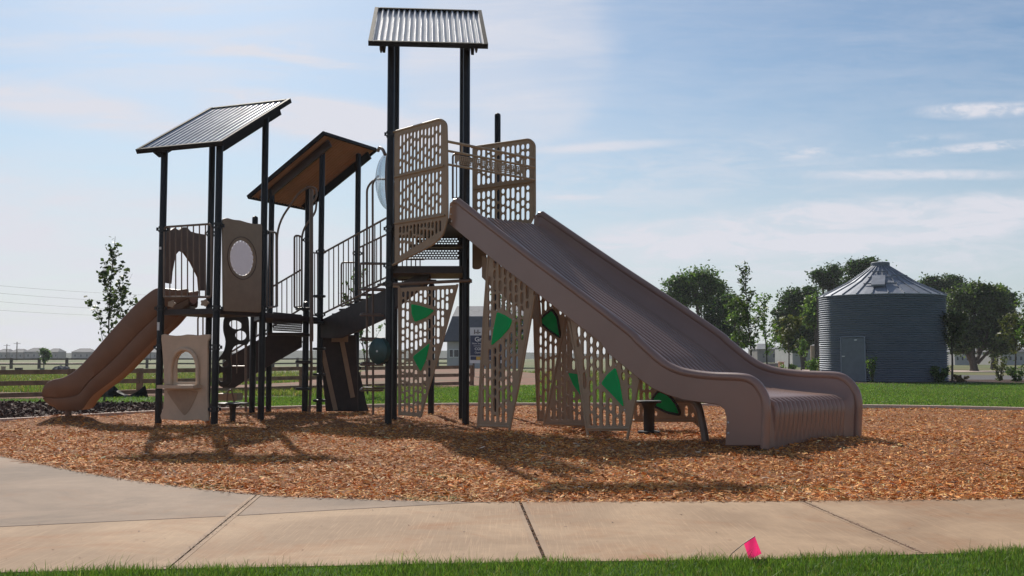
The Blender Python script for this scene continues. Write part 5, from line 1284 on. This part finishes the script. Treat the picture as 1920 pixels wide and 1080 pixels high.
# ---------------- poles and power lines
def pole(label, px, Yd, pyt, r=.12, arm=True):
    b = at(px, 675, Yd); root = thing('utility_pole', label, 'utility pole', (b.x, b.y, 0)); zt = at(px, pyt, Yd).z
    MB().tube([(b.x, b.y, -.1), (b.x, b.y, zt)], [r, r * .7], 8).build('shaft', M['wood2'], root)
    if arm: MB().box((b.x, b.y, zt - .5), (2.2, .1, .12)).build('crossarm', M['wood2'], root, smooth=False)
    return b, zt
pole('thin dark utility pole at the left side of the bin', 1534.5, 66, 556, .07, False)
pole('distant utility pole above the hazy houses', 31, 330, 641, .22)
pole('distant utility pole left of the other two above the houses', 12, 340, 645, .2)
pole('distant utility pole behind the small slide', 282, 300, 655, .18, False)
for k, (y0, y1) in enumerate(((528, 541.5), (542, 555.6), (558, 571), (574, 584.5))):
    a = at(-350, y0 - (y1 - y0) / 160 * 330, 118); b = at(160, y1, 168); c_ = b + (b - a) * .55; pts = []
    for i in range(15):
        t = i / 14; p = a.lerp(c_, t); p.z -= .6 * math.sin(math.pi * t); pts.append(p)
    tag(MB().tube(pts, .016, 5).build('power_line', M['wire']), ['topmost of the four thin power lines in the left sky', 'second power line from the top in the left sky', 'third power line from the top in the left sky', 'lowest of the four thin power lines in the left sky'][k], 'power line')['group'] = 'power lines in the left sky'
# ---------------- utility boxes, stones, silt fabric
def ubox(label, px, py0, py1, wpx, Yd, mat, dome=False):
    b = at(px, py1, Yd); h_ = (py1 - py0) * Yd / F; w_ = wpx * Yd / F; t = thing('utility_box', label, 'utility box', (b.x, b.y, 0))
    MB().prism(round2([(b.x - w_ / 2, b.y), (b.x + w_ / 2, b.y), (b.x + w_ / 2, b.y + w_ * .7), (b.x - w_ / 2, b.y + w_ * .7)], w_ * .12), -.05, h_ * .86).build('cabinet', mat, t)
    MB().prism(round2([(b.x - w_ * .54, b.y - w_ * .04), (b.x + w_ * .54, b.y - w_ * .04), (b.x + w_ * .54, b.y + w_ * .74), (b.x - w_ * .54, b.y + w_ * .74)], w_ * .15), h_ * .86, h_).build('lid', mat, t)
ubox('dark utility box behind the timber fence', 33, 685, 695, 12, 76, M['black'])
ubox('tan utility box at the left edge beyond the fence', 5, 683, 694, 7, 80, M['tanbox'])
ubox('small green utility box under the young tree', 78, 687, 695, 7, 80, M['greenbox'])
root = thing('stone_pile', 'heap of dark stones behind the timber fence', 'stones', tuple(at(116, 694, 78)))
for i in range(9):
    c = at(106 + rng.random() * 20, 693, 77 + rng.random() * 3); r0 = rng.uniform(.18, .38); mb = MB(); vs = []; n1, n2 = 7, 5
    for a_ in range(n2 + 1):
        for b_ in range(n1):
            t1 = math.pi * a_ / n2; t2 = 2 * math.pi * b_ / n1; k = r0 * rng.uniform(.8, 1.2); vs.append((c.x + k * math.sin(t1) * math.cos(t2) * 1.3, c.y + k * math.sin(t1) * math.sin(t2), .15 + k * math.cos(t1)))
    mb.add(vs, [(a_ * n1 + b_, a_ * n1 + (b_ + 1) % n1, (a_ + 1) * n1 + (b_ + 1) % n1, (a_ + 1) * n1 + b_) for a_ in range(n2) for b_ in range(n1)]); mb.build('stone', M['roofdark'], root, smooth=False)
sf_ = [(182, 747, 737), (192, 747, 733), (203, 748, 729), (213, 748, 722), (222, 748, 731), (232, 748, 738), (243, 748, 741), (252, 748, 737), (262, 747, 731), (272, 746, 722), (276, 747, 738)]
vs = []; fs = []
for i, (x, yb_, yt) in enumerate(sf_):
    Yc = 31.2 + .35 * math.sin(i * 2.3)
    for j in range(4):
        p = at(x + rng.uniform(-1.5, 1.5) * (j % 3 > 0), yb_ + (yt - yb_) * j / 3, Yc - .12 * math.sin(j * 2 + i)); vs.append((p.x, p.y, max(p.z, -.02))); 
nB = len(vs); vs += [(x, y + .02, z) for x, y, z in vs]
for i in range(len(sf_) - 1):
    for j in range(3): k = i * 4 + j; fs += [(k, k + 4, k + 5, k + 1), (nB + k, nB + k + 1, nB + k + 5, nB + k + 4)]
tag(MB().add(vs, fs).build('silt_fabric', M['fabric'], smooth=False), 'crumpled black silt fabric lying before the timber fence', 'fabric')
# ---------------- pink marker flag
f0 = gnd(1355, 1052, .0); Yf = f0.y
fl = thing('marker_flag', 'bright pink marker flag on a leaning wire in the grass verge', 'flag', (f0.x, f0.y, 0))
MB().tube([(f0.x, f0.y, -.05), at(1372, 1038, Yf - .01), at(1395, 1019, Yf - .02), at(1416, 1005, Yf - .03)], .0026, 6).build('wire', M['wire'], fl)
fp = []; 
for i in range(7):
    for j in range(5):
        u, v_ = i / 6, j / 4; x = 1395 + (1415 - 1395) * u + (10 + 3 * u) * v_ ; y = 1020 - 15 * u + (30 + 3 * u) * v_
        fp.append(at(x, y, Yf - .02 + .012 * math.sin(u * 4 + v_ * 3)))
nF = len(fp); fp += [p + V((0, .0006, 0)) for p in fp]
fs = []
for i in range(6):
    for j in range(4): k = i * 5 + j; fs += [(k, k + 1, k + 6, k + 5), (nF + k, nF + k + 5, nF + k + 6, nF + k + 1)]
MB().add(fp, fs).build('flag', M['pink'], fl)

# ---------------- haze
hm = bpy.data.materials.new('haze'); hm.use_nodes = True; t = NT(hm.node_tree); t.n.clear()
pv = t.node('ShaderNodeVolumePrincipled'); pv.inputs['Density'].default_value = HAZE = .0003; pv.inputs['Color'].default_value = (.86, .90, .96, 1); pv.inputs['Anisotropy'].default_value = .3
oo = t.node('ShaderNodeOutputMaterial'); t.l.new(pv.outputs[0], oo.inputs['Volume'])
hz_o = MB().box((0, 1950, 6.5), (5300, 4620, 16)).build('haze', hm, smooth=False); hz_o['kind'] = 'stuff'
